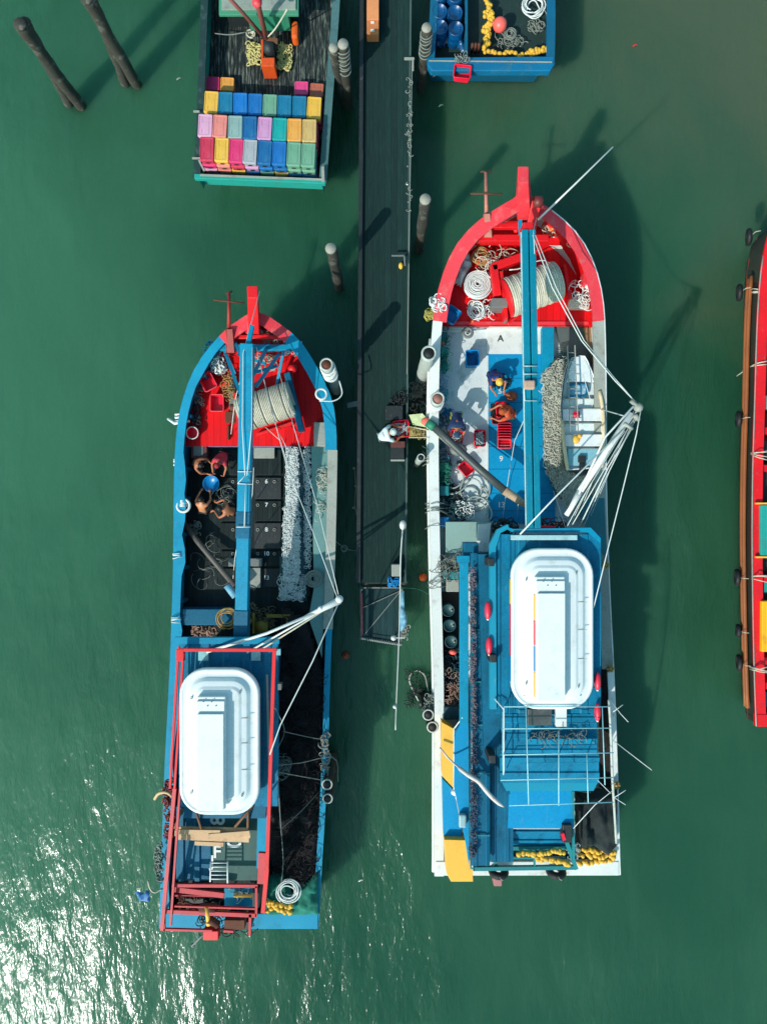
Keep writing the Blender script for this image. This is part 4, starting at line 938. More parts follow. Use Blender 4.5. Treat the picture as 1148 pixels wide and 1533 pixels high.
# ================================================================== PIER
def many(name, matr, parent, fns, bev=0):
    return [part(name, matr, parent, f, bev) for f in fns]
def pier():
    t = thing('pier', 'long narrow dark planked pier running between the two big boats', 'pier', P(575, 400, 0))
    z = 1.6
    a = P(546, -60, z); b = P(614, -60, z); c = P(606, 872, z); d = P(538, 872, z)
    mb = MB(); mb.prism([d, c, b, a], z - .12); mb.build('deck', PIERM, t)
    mb = MB(); mb.bar(P(542, -60, z + .03), P(536.5, 872, z + .03), .13, .2); mb.build('edge_beam', DARK, t)
    mb = MB(); mb.bar(P(615, -60, z + .0), P(607, 872, z + .0), .06, .2); mb.build('edge_beam', paint('pier_edge', (62, 84, 82), .8, .3), t)
    for y in range(-40, 880, 130):
        for x0 in (547, 604):
            mb = MB(); q = P(x0, y, z - .2); mb.cyl((q.x, q.y, -.8), (q.x, q.y, z - .14), .13); mb.build('pier_post', PILEM, t)
    for y in range(-40, 880, 130):
        mb = MB(); mb.bar(P(541, y, z - .2), P(610, y, z - .2), .18, .14); mb.build('cross_joist', DARK, t)
    mb = MB(); mb.tube(catmull([P(617, 88, z + .12), P(615, 200, z + .12), P(613, 330, z + .13), P(611, 470, z + .12), P(609, 560, z + .12)], 40), .012, 5); mb.build('conduit', GREYW, t)
    mb = MB(); mb.bar(P(605, 88, z + .3), P(620, 88, z + .3), .07, .05); mb.cyl(P(619, 88, z), P(619, 88, z + .32), .03); mb.bar(P(618, 88, z + .3), P(618, 106, z + .3), .05, .04); mb.build('bracket', GREYW, t)
    mb = MB(); mb.bar(P(586, 383, z + .3), P(606, 383, z + .3), .04, .05); mb.bar(P(605, 383, z + .3), P(606, 398, z + .3), .05, .05); mb.cyl(P(605, 384, z), P(605, 384, z + .3), .03); mb.build('bracket', GREY, t)
    mb = MB(); mb.ball(P(600, 398, z + .12), (.08, .12, .1)); mb.build('lamp', YELP, t)
    # end platform of wire mesh in a frame
    t2 = thing('mesh_platform', 'square platform of wire mesh hung at the end of the pier', 'platform', P(570, 920, 0))
    z = 1.1; fr = [(540, 880), (602, 880), (600, 966), (541, 956)]
    for k in range(4):
        p, q = fr[k], fr[(k + 1) % 4]; mb = MB(); mb.bar(P(*p, z), P(*q, z), .05, .05); mb.build('frame_bar', GREY, t2)
    mb = MB(); mb.bar(P(541, 888, z + .3), P(542, 950, z + .3), .07, .07); mb.build('hand_rail', paint('pink_rail', (150, 60, 66), .6, .3, (150, 150, 145), .6, 6), t2)
    mb = MB(); mb.bar(P(600, 884, z - .05), P(544, 952, z - .05), .03, .03); mb.build('brace', GREY, t2); mb = MB(); mb.bar(P(600, 884, z - .02), P(543, 910, z - .02), .03, .03); mb.build('brace', GREY, t2)
    mb = MB(); mb.prism([P(541, 955, z - .07), P(599, 964, z - .07), P(601, 882, z - .07), P(541, 882, z - .07)], z - .1); mb.build('tread_sheet', planks('mesh_sheet', (22, 52, 54), .1, 'X', .25, (14, 34, 36), .6, (70, 100, 98), .35), t2)
    for k in range(16):
        pass
    mb = MB()
    pts = []
    for k in range(33):
        q = P(542 + 58 * k / 32, 958 + 8.6 * k / 32 + (0 if k % 2 else -5), z + .05 + (.12 if k % 2 else 0)); pts.append(q)
    mb.tube(pts, .012, 4); mb.build('saw_tooth_edge', WHITE, t2)
    for x, y in ((541, 882), (601, 882), (541, 955), (600, 964)):
        q = P(x, y, z); mb = MB(); mb.cyl((q.x, q.y, -.8), (q.x, q.y, z + .1), .05); mb.build('leg', GREY, t2)
pier()
mb = MB(); mb.tube(catmull([P(603, 788, 1.9), P(600, 830, 1.95), P(599, 882, 2.0), P(597, 960, 2.2), P(593, 1060, 2.6), P(592, 1093, 2.8)], 30), [.024] * 12 + [.02] * 18, 6)
o = mb.build('marker_pole', CABLE); tag(o, 'thin pale pole with white float leaning out past the end of the pier', 'pole')
mb = MB(); mb.ball(P(603, 786, 1.95), (.12, .17, .12)); mb.build('float', WHITE, o); mb = MB(); mb.ball(P(591, 1058, 2.6), .07); mb.build('float', WHITE, o)
mb = MB(); mb.boxP(586, 845, 599, 863, 1.62, 1.95); tag(mb.build('box', GREYW, bev=.02), 'small grey white box at the end of the pier', 'box')
mb = MB(); tangle(mb, rect_area(583, 868, 597, 876), 1.7, 24, (.06, .14), .025, .14, 10); tag(mb.build('rope_bundle', BLUPL), 'turquoise blue rope bundle at the end of the pier', 'rope')
mb = MB(); mound(mb, [(600, 885), (606, 885), (606, 915), (610, 925), (608, 938), (600, 945), (597, 930)], 1.3, .1, 2, .1, 3, freq=5); tag(mb.build('tarp', BLUTARP), 'narrow pale blue tarp hanging along the edge of the mesh platform', 'tarp')
mb = MB(); mb.ball(P(589, 955, 1.35), .1); mb.cyl(P(589, 955, 1.1), P(589, 955, 1.3), .03); mb.bar(P(589, 955, 1.2), P(606, 955, 1.2), .03, .03); tag(mb.build('lamp', WHITE), 'white globe lamp on the bottom edge of the mesh platform', 'lamp')
mb = MB(); tangle(mb, rect_area(602, 936, 612, 956), 1.2, 22, (.04, .1), .022, .1, 8); tag(mb.build('rope_knot', GREYW), 'frayed grey knot at the corner of the mesh platform', 'rope')
# bench crate on the pier
t = thing('wooden_crate', 'orange brown wooden crate at the top of the pier', 'crate', P(558, 25, 1.61))
part('crate_body', paint('orange_wood', (190, 112, 62), .7, .2, (140, 80, 45), .4, 5), t, lambda m: m.boxP(549, -12, 567, 51, 1.61, 2.0), .015)
part('lid', paint('orange_lid_wood', (214, 134, 82), .7, .15, (160, 90, 50), .3, 5), t, lambda m: m.boxP(549, -12, 567, 29, 2.0, 2.06), .01)
for y in (33, 45): part('latch', WHITE, t, lambda m: m.boxP(555, y - 1.5, 560, y + 1.5, 2.0, 2.03))
# man and basket on pier
person(571, 652, 1.61, R(-75), 'crouch', 'person in a white shirt and white cap crouching on the pier beside the fish basket', paint('white_cloth', (196, 206, 210), .9, .1, (150, 160, 165), .4), paint('grey_trousers', (48, 52, 58), .9), hat=paint('white_cap', (190, 205, 198), .8), var=.03)
basket(601, 642, 1.62, 'red basket full of fish on the edge of the pier', REDPL, R(8), (.52, .56, .26), fill=FISH)
mb = MB(); mb.boxP(577, 607, 603, 628, 1.61, 1.86); tag(mb.build('box', DARK, bev=.02), 'dark box on the pier just above the red fish basket', 'box')
t = thing('box', 'dark box with a pale metal edge on the pier below the red fish basket', 'box', P(595, 675, 1.61))
part('box_body', DARK, t, lambda m: m.boxP(585, 660, 605, 690, 1.61, 1.85), .015)
part('metal_edge', GREYW, t, lambda m: (m.boxP(584.5, 688, 605.5, 690.5, 1.85, 1.88)))
mb = MB(); mb.boxP(585, 661, 606, 670, 1.86, 1.9); tag(mb.build('board', paint('dull_red_board', (92, 44, 40), .7)), 'dull red board lying on the dark box with the metal edge', 'board')
float_line([P(531, 700, .9), P(533, 740, .9), P(531, 765, .9), P(540, 790, 1.3), P(546, 815, 1.5), P(545, 828, 1.5), P(538, 832, 1.4)], 3, 'thin pale line with three knots along the left edge of the pier', .05, GREYW, 'line')
mb = MB(); mb.tube(catmull([P(491, 800, 2.1), P(515, 820, 1.2), P(530, 824, 1.0), P(540, 825, 1.5)], 12), .015, 5); mb.torus(P(515, 821, 1.15), .1, .03); tag(mb.build('mooring_rope', ROPEG), 'grey mooring line with an iron ring between the left boat and the pier', 'rope')
mb = MB(); mb.bar(P(521, 607, 1.3), P(536, 604, 1.5), .16, .1); tag(mb.build('plank_end', GREY), 'short grey plank end sticking out from the left edge of the pier', 'board')
# fish chute cloth
t = thing('landing_chute', 'pale patched chute of cloth and rope reaching from the red railed boat to the pier', 'chute', P(630, 640, 1.6))
part('chute_cloth', paint('pale_green_cloth', (176, 186, 138), .8, .3, (225, 215, 190), .9, 6), t, lambda m: m.loft([[P(612, 621, 1.9), P(632, 619, 2.2), P(646, 632, 2.5), P(640, 640, 2.4), P(618, 636, 2.0)], [P(612, 621, 2.0), P(632, 619, 2.35), P(646, 632, 2.6), P(640, 640, 2.5), P(618, 636, 2.1)]], cap0=True, smooth=False))
part('chute_cloth', paint('salmon_cloth', (228, 104, 90), .8, .2), t, lambda m: m.ball(P(638, 631, 2.62), (.18, .14, .08)))
part('net_end', paint('ochre_net', (140, 120, 60), .9, .4, (200, 200, 190), .7, 10), t, lambda m: (mound(m, [(613, 640), (640, 640), (642, 654), (614, 655)], 2.0, .15, 2, .12, 4, freq=6), tangle(m, rect_area(612, 640, 644, 656), 2.1, 30, (.04, .12), .015, .1)))
part('rope', ROPE, t, lambda m: (pipe(m, [(610, 638, 2.0), (645, 645, 2.5)], .02), pipe(m, [(612, 655, 2.0), (641, 655, 2.4), (646, 668, 2.4)], .016)))

# ================================================================== BOAT WITH THE RED BOW (right)
def boat_red():
    bx = thing('fishing_boat', 'largest fishing boat, all red bow, white deck, striped white canopy, right of the pier', 'fishing boat', P(785, 900, 0), 'fishing boats moored at the pier')
    zf = sheer(1310, 292, 2.25, 2.45, 3.8)
    Lp = [(652, 1312), (652, 1200), (652, 1050), (650, 950), (647, 850), (645, 750), (644, 650), (645, 560), (648, 500), (653, 455), (663, 415), (678, 378), (698, 350), (722, 328), (750, 310), (783, 291)]
    Rp = [(926, 1310), (923, 1200), (920, 1100), (916, 1000), (911, 900), (907, 800), (905, 700), (905, 600), (904, 520), (902, 465), (896, 425), (885, 390), (868, 358), (846, 333), (818, 311), (783, 291)]
    H = Hull(Lp, Rp, zf)
    H.shell(bx, [paint('white_hull', (190, 192, 186), .5, .15, (120, 110, 90), .5), GREYW], deck=1.75)
    H.deck(bx, 'main_deck', WDECK, 1.75, 478, 1312)
    H.deck(bx, 'foredeck', REDDK, 2.2, 330, 488)
    H.deck(bx, 'bow_deck', RED, 2.75, 296, 366, .06)
    iL = H.iy(482); iR = H.iy(484, 'R')
    H.cap(bx, 'gunwale', WHITE, 'L', 0, iL, .27); H.cap(bx, 'bow_rail', REDF, 'L', iL, 47, .40, lift=.01); H.cap(bx, 'bow_rail', REDF, 'R', iR, 47, .34, lift=.006)
    H.cap(bx, 'gunwale', GREYW, 'R', H.iy(1010, 'R'), iR, .34); H.cap(bx, 'gunwale', WHITE, 'R', 0, H.iy(1010, 'R'), .16, lift=.004)
    part('bulwark_lining', RED, bx, lambda m: m.grid([[Vector((p.x, p.y, 2.15)) for p in offset_line(H.R[iR:46], -.16)], [p - Vector((0, 0, .02)) for p in offset_line(H.R[iR:46], -.16)]][::-1]))
    part('bulwark_lining', RED, bx, lambda m: m.grid([[Vector((p.x, p.y, 2.15)) for p in offset_line(H.L[iL:46], .16)], [p - Vector((0, 0, .02)) for p in offset_line(H.L[iL:46], .16)]]))
    many('rub_rail', WHITE, bx, [lambda m: m.tube([p + Vector((-.05, 0, -.3)) for p in H.L[:iL]], .06, 5), lambda m: m.tube([p + Vector((.04, 0, -.02)) for p in H.R[:46]], .03, 5)])
    part('stern_rail', WHITE, bx, lambda m: m.boxP(652, 1290, 926, 1311, 2.1, 2.3), .02)
    many('stem_post', REDF, bx, [lambda m: m.loft([[P(771, 300, 3.4), P(796, 300, 3.4), P(794, 330, 3.3), P(774, 330, 3.3)], [P(775, 249, 5.1), P(791, 249, 5.1), P(791, 273, 5.1), P(775, 273, 5.1)]], smooth=False), lambda m: m.polyP([(752, 311), (775, 290), (792, 290), (818, 312), (806, 313), (790, 306), (775, 306), (764, 313)], 3.83, 3.5)], .02)
    part('cleat', WHITE, bx, lambda m: m.torus(P(783, 281, 4.7), .1, .03, (0, 1, .4)))
    # bow structure
    many('cross_beam', RED, bx, [lambda m: m.bar(P(700, 358, 3.2), P(820, 358, 3.2), .22, .22), lambda m: m.bar(P(738, 339, 3.4), P(800, 339, 3.4), .16, .2), lambda m: m.bar(P(736, 402, 2.75), P(786, 384, 2.75), .26, .3), lambda m: m.bar(P(738, 398, 2.75), P(744, 444, 2.75), .24, .3), lambda m: m.bar(P(830, 420, 2.6), P(760, 486, 2.45), .08, .12)], .02)
    part('bow_roller_arm', RED, bx, lambda m: m.bar(P(793, 350, 3.5), P(803, 300, 4.0), .3, .16), .02)
    part('bow_roller', paint('brown_roller', (110, 40, 36), .5), bx, lambda m: (m.cyl(P(799, 302, 4.15), P(811, 302, 4.15), .17, n=18), m.cyl(P(797, 302, 4.15), P(813, 302, 4.15), .05)))
    part('bow_bitt', RED, bx, lambda m: (m.cyl(P(772, 345, 2.8), P(772, 345, 3.3), .08), m.cyl(P(780, 345, 2.8), P(780, 345, 3.3), .08), m.bar(P(766, 342, 3.15), P(786, 342, 3.15), .08, .08)))
    part('outrigger_pole', WHITE, bx, lambda m: m.tube([P(805, 329, 3.9), P(860, 276, 4.2), P(917, 220, 4.5)], [.035, .028, .02], 6))
    # boom: twin blue girders
    many('boom', TEAL_B, bx, [lambda m: m.bar(P(784, 346, 5.2), P(792, 790, 4.5), .18, .32), lambda m: m.bar(P(795, 346, 5.2), P(803, 790, 4.5), .18, .32)], .015)
    part('boom_web', BLUE2, bx, lambda m: m.bar(P(789.5, 346, 5.1), P(797.5, 790, 4.4), .1, .1))
    many('boom_edge', paint('pale_edge', (170, 205, 205), .5), bx, [lambda m: m.bar(P(779.5, 348, 5.28), P(787, 790, 4.58), .03, .03), lambda m: m.bar(P(799.5, 348, 5.28), P(807.5, 790, 4.58), .03, .03)])
    part('boom_head', RED, bx, lambda m: m.boxP(783, 332, 798, 347, 4.5, 5.3), .03)
    part('boom_tip', BLUE, bx, lambda m: m.bar(P(779, 352, 4.7), P(778, 330, 4.7), .1, .1))
    part('boom_clamp', CABLE, bx, lambda m: [pipe(m, p, .012) for p in ([(783, 548, 5.1), (804, 548, 5.1), (804, 560, 5.1), (783, 560, 5.1), (783, 548, 5.1)], [(784, 566, 5.08), (785, 600, 5.03), (803, 600, 5.03)])])
    part('boom_pulley', paint('pink_grey_block', (190, 150, 130), .7, .3, (90, 70, 60), .5, 12), bx, lambda m: m.boxP(785, 569, 801, 582, 4.9, 5.15), .04)
    part('boom_post', BLUE2, bx, lambda m: m.bar(P(788, 356, 2.2), P(788, 356, 5.05), .24, .2))
    many('rigging_rope', CABLE, bx, [lambda m, p=p, r=r: pipe(m, p, r, 5) for p, r in (
        ([(797, 352, 5.35), (826, 430, 5.3), (870, 510, 5.3), (920, 570, 5.1), (955, 606, 5.4)], .017), ([(801, 352, 5.35), (832, 430, 5.3), (874, 510, 5.25), (923, 570, 5.0), (957, 609, 5.4)], .014), ([(803, 326, 4.0), (798, 345, 5.35), (800, 380, 5.35)], .012),
        ([(897, 612, 2.6), (918, 618, 3.9), (938, 624, 5.1)], .02), ([(959, 612, 5.4), (952, 650, 5.3), (930, 740, 5.1), (910, 820, 4.9), (888, 910, 4.8)], .018), ([(872, 560, 3.2), (886, 608, 2.8)], .012),
        ([(788, 620, 3.7), (770, 660, 2.6), (760, 720, 2.0), (752, 778, 1.9)], .012), ([(800, 580, 4.0), (812, 590, 2.6), (830, 592, 2.2)], .012), ([(776, 740, 3.0), (774, 776, 2.0)], .01))])
    # white lattice spar and its stays
    tip = (955, 610, 5.4)
    many('spar', WHITE, bx, [lambda m: m.tube([P(848, 772, 4.3), P(868, 735, 4.5)], [.06, .11], 10), lambda m: m.tube([P(868, 735, 4.5), P(945, 618, 5.3)], [.10, .09], 12), lambda m: m.tube([P(866, 740, 4.7), P(905, 655, 5.2), P(948, 608, 5.5)], .03, 6), lambda m: m.tube([P(845, 770, 4.3), P(900, 690, 4.9), P(955, 612, 5.4)], .025, 6)])
    part('spar_head', GREYW, bx, lambda m: (m.ball(P(*tip), .14), m.cyl(P(944, 600, 5.5), P(958, 612, 5.4), .06), m.cyl(P(950, 622, 5.4), P(955, 628, 5.2), .07), m.cyl(P(934, 634, 5.3), P(946, 642, 5.2), .05)))
    many('stay', CABLE, bx, [lambda m, p=p, r=r: pipe(m, p, r, 5) for p, r in (
        ([(778, 800, 4.7), (830, 745, 4.8), (935, 640, 5.25)], .026), ([(856, 786, 4.4), (900, 710, 4.8), (952, 620, 5.3)], .014), ([(868, 786, 4.2), (910, 700, 4.8), (946, 640, 5.2)], .02), ([(866, 770, 3.4), (880, 735, 3.8), (900, 690, 4.4), (935, 645, 5.0)], .013), ([(877, 780, 3.0), (905, 710, 4.0), (944, 632, 5.1)], .012), ([(862, 798, 3.4), (890, 740, 4.0), (920, 680, 4.8)], .012), ([(850, 792, 4.0), (880, 730, 4.4), (948, 616, 5.4)], .01), ([(872, 790, 3.2), (902, 724, 4.0), (950, 626, 5.2)], .01), ([(884, 772, 2.8), (912, 705, 4.0), (951, 628, 5.2)], .009), ([(842, 800, 4.4), (872, 744, 4.6), (930, 650, 5.2)], .012), ([(846, 790, 3.6), (838, 765, 3.0), (828, 735, 2.4)], .01))])
    # main deck: painted hatch strip
    hz = 1.81
    part('deck_panel', WHITE, bx, lambda m: m.boxP(728, 491, 826, 530, 1.75, hz), .01)
    hb = part('hatch_strip', HATCH, bx, lambda m: m.polyP([(730, 530), (827, 530), (829, 700), (831, 783), (732, 783), (731, 640)], hz, 1.75))
    many('hatch_seam', BLUE2, hb, [lambda m, y=y: m.boxP(731, y, 828, y + .7, hz, hz + .006) for y in (566, 602, 640, 668, 702, 738, 764)])
    many('hatch_seam', WHITE, hb, [lambda m: m.boxP(729.3, 532, 730.6, 782, hz - .03, hz + .01)])
    part('hatch_opening_shade', BLACK, hb, lambda m: m.boxP(734, 604, 762, 624, hz, hz + .008))  # thin black plate stands in for the shade inside the open hatch
    text('A', 749, 507, hz + .006, .3, DARK, bx, 0, 'letter'); text('5', 748, 586, hz + .008, .24, WHITE, hb); text('9', 750, 687, hz + .008, .26, WHITE, hb); text('13', 750, 756, hz + .008, .26, WHITE, hb)
    part('deck_edge', WHITE, bx, lambda m: (m.boxP(672, 486, 828, 491, 1.75, 2.0)), .01)
    part('bulkhead', REDF, bx, lambda m: m.bar(P(668, 484, 2.2), P(880, 484, 2.2), .1, .08))
    part('handrail', WHITE, bx, lambda m: (m.tube([P(654, 496, 2.2), P(700, 495, 2.2), P(728, 492, 2.1)], .025)))
    part('blue_step', BLUE, bx, lambda m: m.boxP(811, 489, 829, 556, 1.82, 2.05), .01)
    part('side_shelf', paint('grey_shelf', (86, 96, 94), .6, .25, (120, 90, 60), .4), bx, lambda m: m.polyP([(832, 486), (887, 486), (892, 560), (893, 780), (880, 700), (850, 560)], 1.95, 1.76))
    part('side_shelf', paint('brown_shelf', (146, 110, 76), .7, .25), bx, lambda m: m.polyP([(873, 490), (890, 490), (894, 545), (892, 560)], 2.1, 1.96))
    part('gunwale_gusset', paint('teal_gusset', (20, 100, 110), .5, .2), bx, lambda m: m.polyP([(868, 772), (880, 745), (904, 740), (908, 838)], 2.5, 2.42))
    # gear along the port bulwark
    for k, (x, y, c_) in enumerate(((662, 505, TEAL), (663, 527, TURQ), (662, 548, TURQ), (663, 590, TURQ), (664, 700, GREEN), (664, 735, TEAL), (664, 782, BLUPL))):
        part('locker', c_, bx, lambda m: m.boxP(x - 7, y - 8, x + 8, y + 7, 1.76, 2.2), .03)
    part('pulley', GREY, bx, lambda m: (m.torus(P(700, 498, 2.3), .15, .05), m.cyl(P(700, 498, 1.8), P(700, 498, 2.25), .06)))
    # engine casing and winch aft of the deck
    part('engine_casing', paint('pale_green_grey', (132, 160, 152), .6, .12, (110, 120, 105), .4), bx, lambda m: m.boxP(667, 781, 745, 828, 1.76, 2.3), .02)
    part('white_panel', WHITE, bx, lambda m: m.polyP([(716, 785), (735, 783), (730, 833), (711, 833)], 2.42, 2.32), .01)
    part('winch', GREY, bx, lambda m: (m.cyl(P(664, 840, 2.1), P(690, 840, 2.1), .3, n=20), m.boxP(688, 828, 696, 856, 1.8, 2.4)), .015)
    part('wound_rope', ROPEG, bx, lambda m: [m.torus(P(666 + k * 2.1, 840, 2.1), .33, .025, (1, 0, 0), 20, 5) for k in range(11)])
    # ---- wheelhouse
    zr = 4.45
    wh = part('wheelhouse', BLUE2, bx, lambda m: m.polyP([(716, 830), (880, 830), (885, 1120), (724, 1120)], 4.0, 1.76))
    fr = P(716, 830, 4.0)
    many('window', GLASSY, wh, [lambda m, k=k: m.box((fr.x + .45 + k * .68, fr.y + .01, 3.2), (.5, .05, .6)) for k in range(5)])
    many('window', GLASSY, wh, [lambda m, k=k: m.box((fr.x - .01, fr.y - .7 - k * 1.1, 3.1), (.05, .7, .5)) for k in range(5)])
    main = part('roof', BLUE3, wh, lambda m: (corrugated(m, 741, 800, 770, 1068, zr, zr, 'x', .3, .04), corrugated(m, 771, 800, 899, 1068, zr + .01, zr + .01, 'x', .62, .03)))
    part('roof_trim', paint('light_teal_trim', (0, 136, 164), .5, .1, (60, 120, 130), .3), main, lambda m: (m.polyP([(733, 815), (744, 793), (760, 785), (762, 791), (749, 798), (742, 820), (743, 1062), (733, 1062)], zr + .1, zr - .12)))
    part('roof_trim', BLUE, main, lambda m: m.polyP([(748, 786), (768, 792), (884, 790), (899, 806), (898, 812), (880, 797), (768, 797)], zr + .08, zr - .1))
    part('roof_beam', paint('pale_beam', (160, 196, 198), .5), main, lambda m: m.boxP(765, 801, 864, 808.5, zr + .1, zr + .24), .015)
    side = part('side_roof', BLUE2, wh, lambda m: corrugated(m, 704, 828, 733, 1296, 3.75, 3.75, 'x', .42, .035))
    many('side_roof_batten', TEAL, side, [lambda m, y=y: m.boxP(704, y, 733, y + 2, 3.8, 3.83) for y in (942, 1020, 1085, 1157, 1250)])
    part('side_roof_edge', BLUE, wh, lambda m: (m.boxP(688, 842, 701, 1084, 3.45, 3.6), m.boxP(684, 832, 703, 842, 3.45, 3.62)), .01)
    part('roof_front', BLUE2, wh, lambda m: m.boxP(694, 812, 716, 838, 3.0, 3.5), .02)
    many('vent', DARK, wh, [lambda m, x=x, y=y: m.boxP(x - 5, y - 6, x + 5, y + 6, 3.8, 4.75) for x, y in ((735, 842), (738, 986), (737, 1137))], .02)
    canopy(wh, 765, 821, 888, 1062, 4.9, True)
    many('canopy_post', BLUE, wh, [lambda m, x=x, y=y: m.cyl(P(x, y, 4.45), P(x, y, 4.9), .04) for x, y in ((785, 850), (868, 850), (785, 1040), (868, 1040))])
    part('skylight', paint('steel', (95, 98, 95), .35, .3, (140, 140, 130), .4, 5, metal=.5), wh, lambda m: m.boxP(790, 1062, 826, 1086, zr + .06, zr + .2), .01)
    part('skylight_rail', WHITE, wh, lambda m: m.boxP(832, 1060, 848, 1088, zr + .08, zr + .26), .01)
    # stepped aft roofs
    r2 = part('aft_roof', BLUE3, wh, lambda m: corrugated(m, 750, 1069, 893, 1128, 4.2, 4.15, 'y', .5, .03))
    part('aft_roof_step', BLUE, wh, lambda m: (m.boxP(790, 1106, 893, 1114, 4.3, 4.42)), .01)
    r3 = part('aft_roof', BLUE3, wh, lambda m: corrugated(m, 748, 1129, 896, 1172, 4.05, 3.75, 'y', .55, .05))
    part('aft_roof_trim', paint('light_teal_trim', (0, 136, 164)), wh, lambda m: m.polyP([(750, 1170), (896, 1168), (888, 1184), (752, 1184)], 3.72, 3.6))
    r4 = part('aft_roof', HATCH, wh, lambda m: m.polyP([(762, 1184), (858, 1183), (857, 1240), (760, 1240)], 3.6, 3.5))
    r5 = part('aft_roof', BLUE3, wh, lambda m: corrugated(m, 708, 1241, 850, 1266, 3.3, 3.0, 'y', .4, .05))
    part('lower_roof', BLUE2, wh, lambda m: corrugated(m, 712, 1060, 768, 1290, 3.45, 3.45, 'x', .42, .035))
    part('stern_frame', TEAL, bx, lambda m: (m.bar(P(708, 1270, 3.0), P(858, 1268, 3.0), .12, .12), m.bar(P(708, 1300, 2.9), P(860, 1298, 2.9), .12, .12), m.bar(P(730, 1268, 3.0), P(745, 1300, 2.8), .08, .08), m.bar(P(746, 1284, 2.9), P(846, 1284, 2.9), .06, .08), m.bar(P(846, 1256, 3.4), P(862, 1300, 2.9), .12, .1), m.bar(P(857, 1184, 3.6), P(858, 1290, 3.5), .07, .08), m.bar(P(798, 1264, 3.0), P(800, 1298, 2.9), .06, .08), m.bar(P(705, 1200, 3.7), P(706, 1300, 3.3), .1, .08)))
    part('stern_deck', paint('dark_teal_deck', (14, 70, 72), .6, .25), bx, lambda m: m.boxP(710, 1266, 918, 1290, 1.8, 2.0))
    part('speaker_box', DARK, bx, lambda m: m.boxP(842, 1235, 856, 1262, 3.4, 3.75), .02)
    part('red_cloth_strip', REDPL, bx, lambda m: m.bar(P(841, 1247, 3.8), P(845, 1260, 3.7), .1, .06))
    # pipe guard frame over the aft roofs
    zq = 4.95
    g = []
    for a, b in (((754, 1058), (912, 1058)), ((752, 1066), (753, 1160)), ((753, 1091), (915, 1090)), ((753, 1130), (918, 1127)), ((750, 1168), (918, 1164)), ((762, 1206), (918, 1201)), ((787, 1060), (791, 1205)), ((836, 1096), (836, 1206)), ((878, 1130), (880, 1203)), ((901, 1058), (905, 1175))):
        g.append(lambda m, a=a, b=b: pipe(m, [(*a, zq), (*b, zq)], .016))
    many('guard_rail', paint('pale_blue_rail', (150, 200, 206), .5, .15), wh, g)
    many('guard_post', CABLE, wh, [lambda m, x=x, y=y: m.cyl(P(x, y, 4.2), P(x, y, zq), .018) for x, y in ((754, 1060), (753, 1130), (750, 1168), (836, 1130), (878, 1130), (787, 1060))])
    part('net_rope', PVC, bx, lambda m: m.tube(catmull([P(911, 1048, 4.9), P(914, 1100, 4.8), P(916, 1160, 4.6), P(919, 1210, 4.0), P(922, 1262, 2.9)], 30), .04, 6))
    part('side_roof_rail', WHITE, bx, lambda m: pipe(m, [(740, 1046, 4.6), (754, 1062, 4.7), (754, 1160, 4.6)], .02))
    many('antenna', CABLE, bx, [lambda m, p=p: pipe(m, p, .012, 5) for p in ([(916, 1052, 5.0), (928, 1068, 5.2), (940, 1081, 5.4)], [(917, 1066, 5.0), (932, 1055, 5.1)], [(918, 1109, 5.0), (975, 1153, 6.0)], [(919, 1194, 4.6), (936, 1205, 4.8)], [(919, 1194, 4.6), (936, 1183, 4.8)], [(858, 1240, 3.8), (890, 1205, 4.3), (916, 1184, 4.8)], [(894, 1168, 4.9), (914, 1188, 4.8)])])
    # yellow and blue screens on the port quarter
    many('side_screen', YELP, bx, [lambda m: m.polyP([(661, 1081), (679, 1091), (679, 1180), (662, 1162)], 3.0, 2.5), lambda m: m.polyP([(665, 1257), (668, 1307), (675, 1320), (708, 1320), (706, 1270), (699, 1258)], 3.05, 2.5)], .01)
    many('side_screen', HATCH, bx, [lambda m: m.polyP([(680, 1100), (692, 1078), (701, 1084), (702, 1296), (697, 1262), (690, 1230), (680, 1180)], 3.3, 3.0), lambda m: m.polyP([(662, 1166), (679, 1183), (690, 1236), (692, 1256), (664, 1250)], 2.8, 2.5)])
    many('screen_rail', WHITE, bx, [lambda m: m.bar(P(679, 1090, 3.35), P(679, 1182, 3.1), .03, .03), lambda m: m.bar(P(680, 1090, 3.4), P(692, 1074, 3.6), .03, .03), lambda m: pipe(m, [(706, 1090, 3.9), (707, 1298, 3.6)], .015)])
    part('port_tank', NETT, bx, lambda m: m.boxP(664, 1058, 690, 1078, 1.76, 2.5), .03)
    part('side_bench', BROWN, bx, lambda m: m.boxP(672, 1028, 688, 1056, 1.76, 2.2), .02)
    part('side_locker', GREYW, bx, lambda m: m.boxP(668, 868, 687, 886, 1.76, 2.5), .02)
    part('side_locker', TEAL, bx, lambda m: m.boxP(664, 856, 688, 867, 1.76, 2.6), .02)
    part('side_deck', paint('brown_side_deck', (66, 52, 44), .7), bx, lambda m: m.boxP(660, 886, 690, 1058, 1.76, 1.8))
    # fish pipe swung across deck to the pier
    part('fish_pipe', paint('grey_pipe', (62, 68, 68), .5, .3), bx, lambda m: m.tube([P(646, 636, 2.75), P(670, 658, 2.8), P(715, 700, 2.9), P(757, 736, 3.0)], .13, 14))
    part('fish_pipe_liner', paint('green_hose', (26, 120, 92), .6), bx, lambda m: m.tube([P(640, 632, 2.72), P(650, 640, 2.76)], .15, 12))
    part('pipe_end', paint('tan_wood', (176, 148, 120), .7, .3, (110, 90, 70), .5, 5), bx, lambda m: m.tube([P(755, 734, 3.0), P(786, 756, 3.05)], [.15, .1], 12))
    part('pipe_stay', ROPE, bx, lambda m: pipe(m, [(655, 652, 2.7), (700, 692, 2.7), (735, 724, 2.8)], .02))
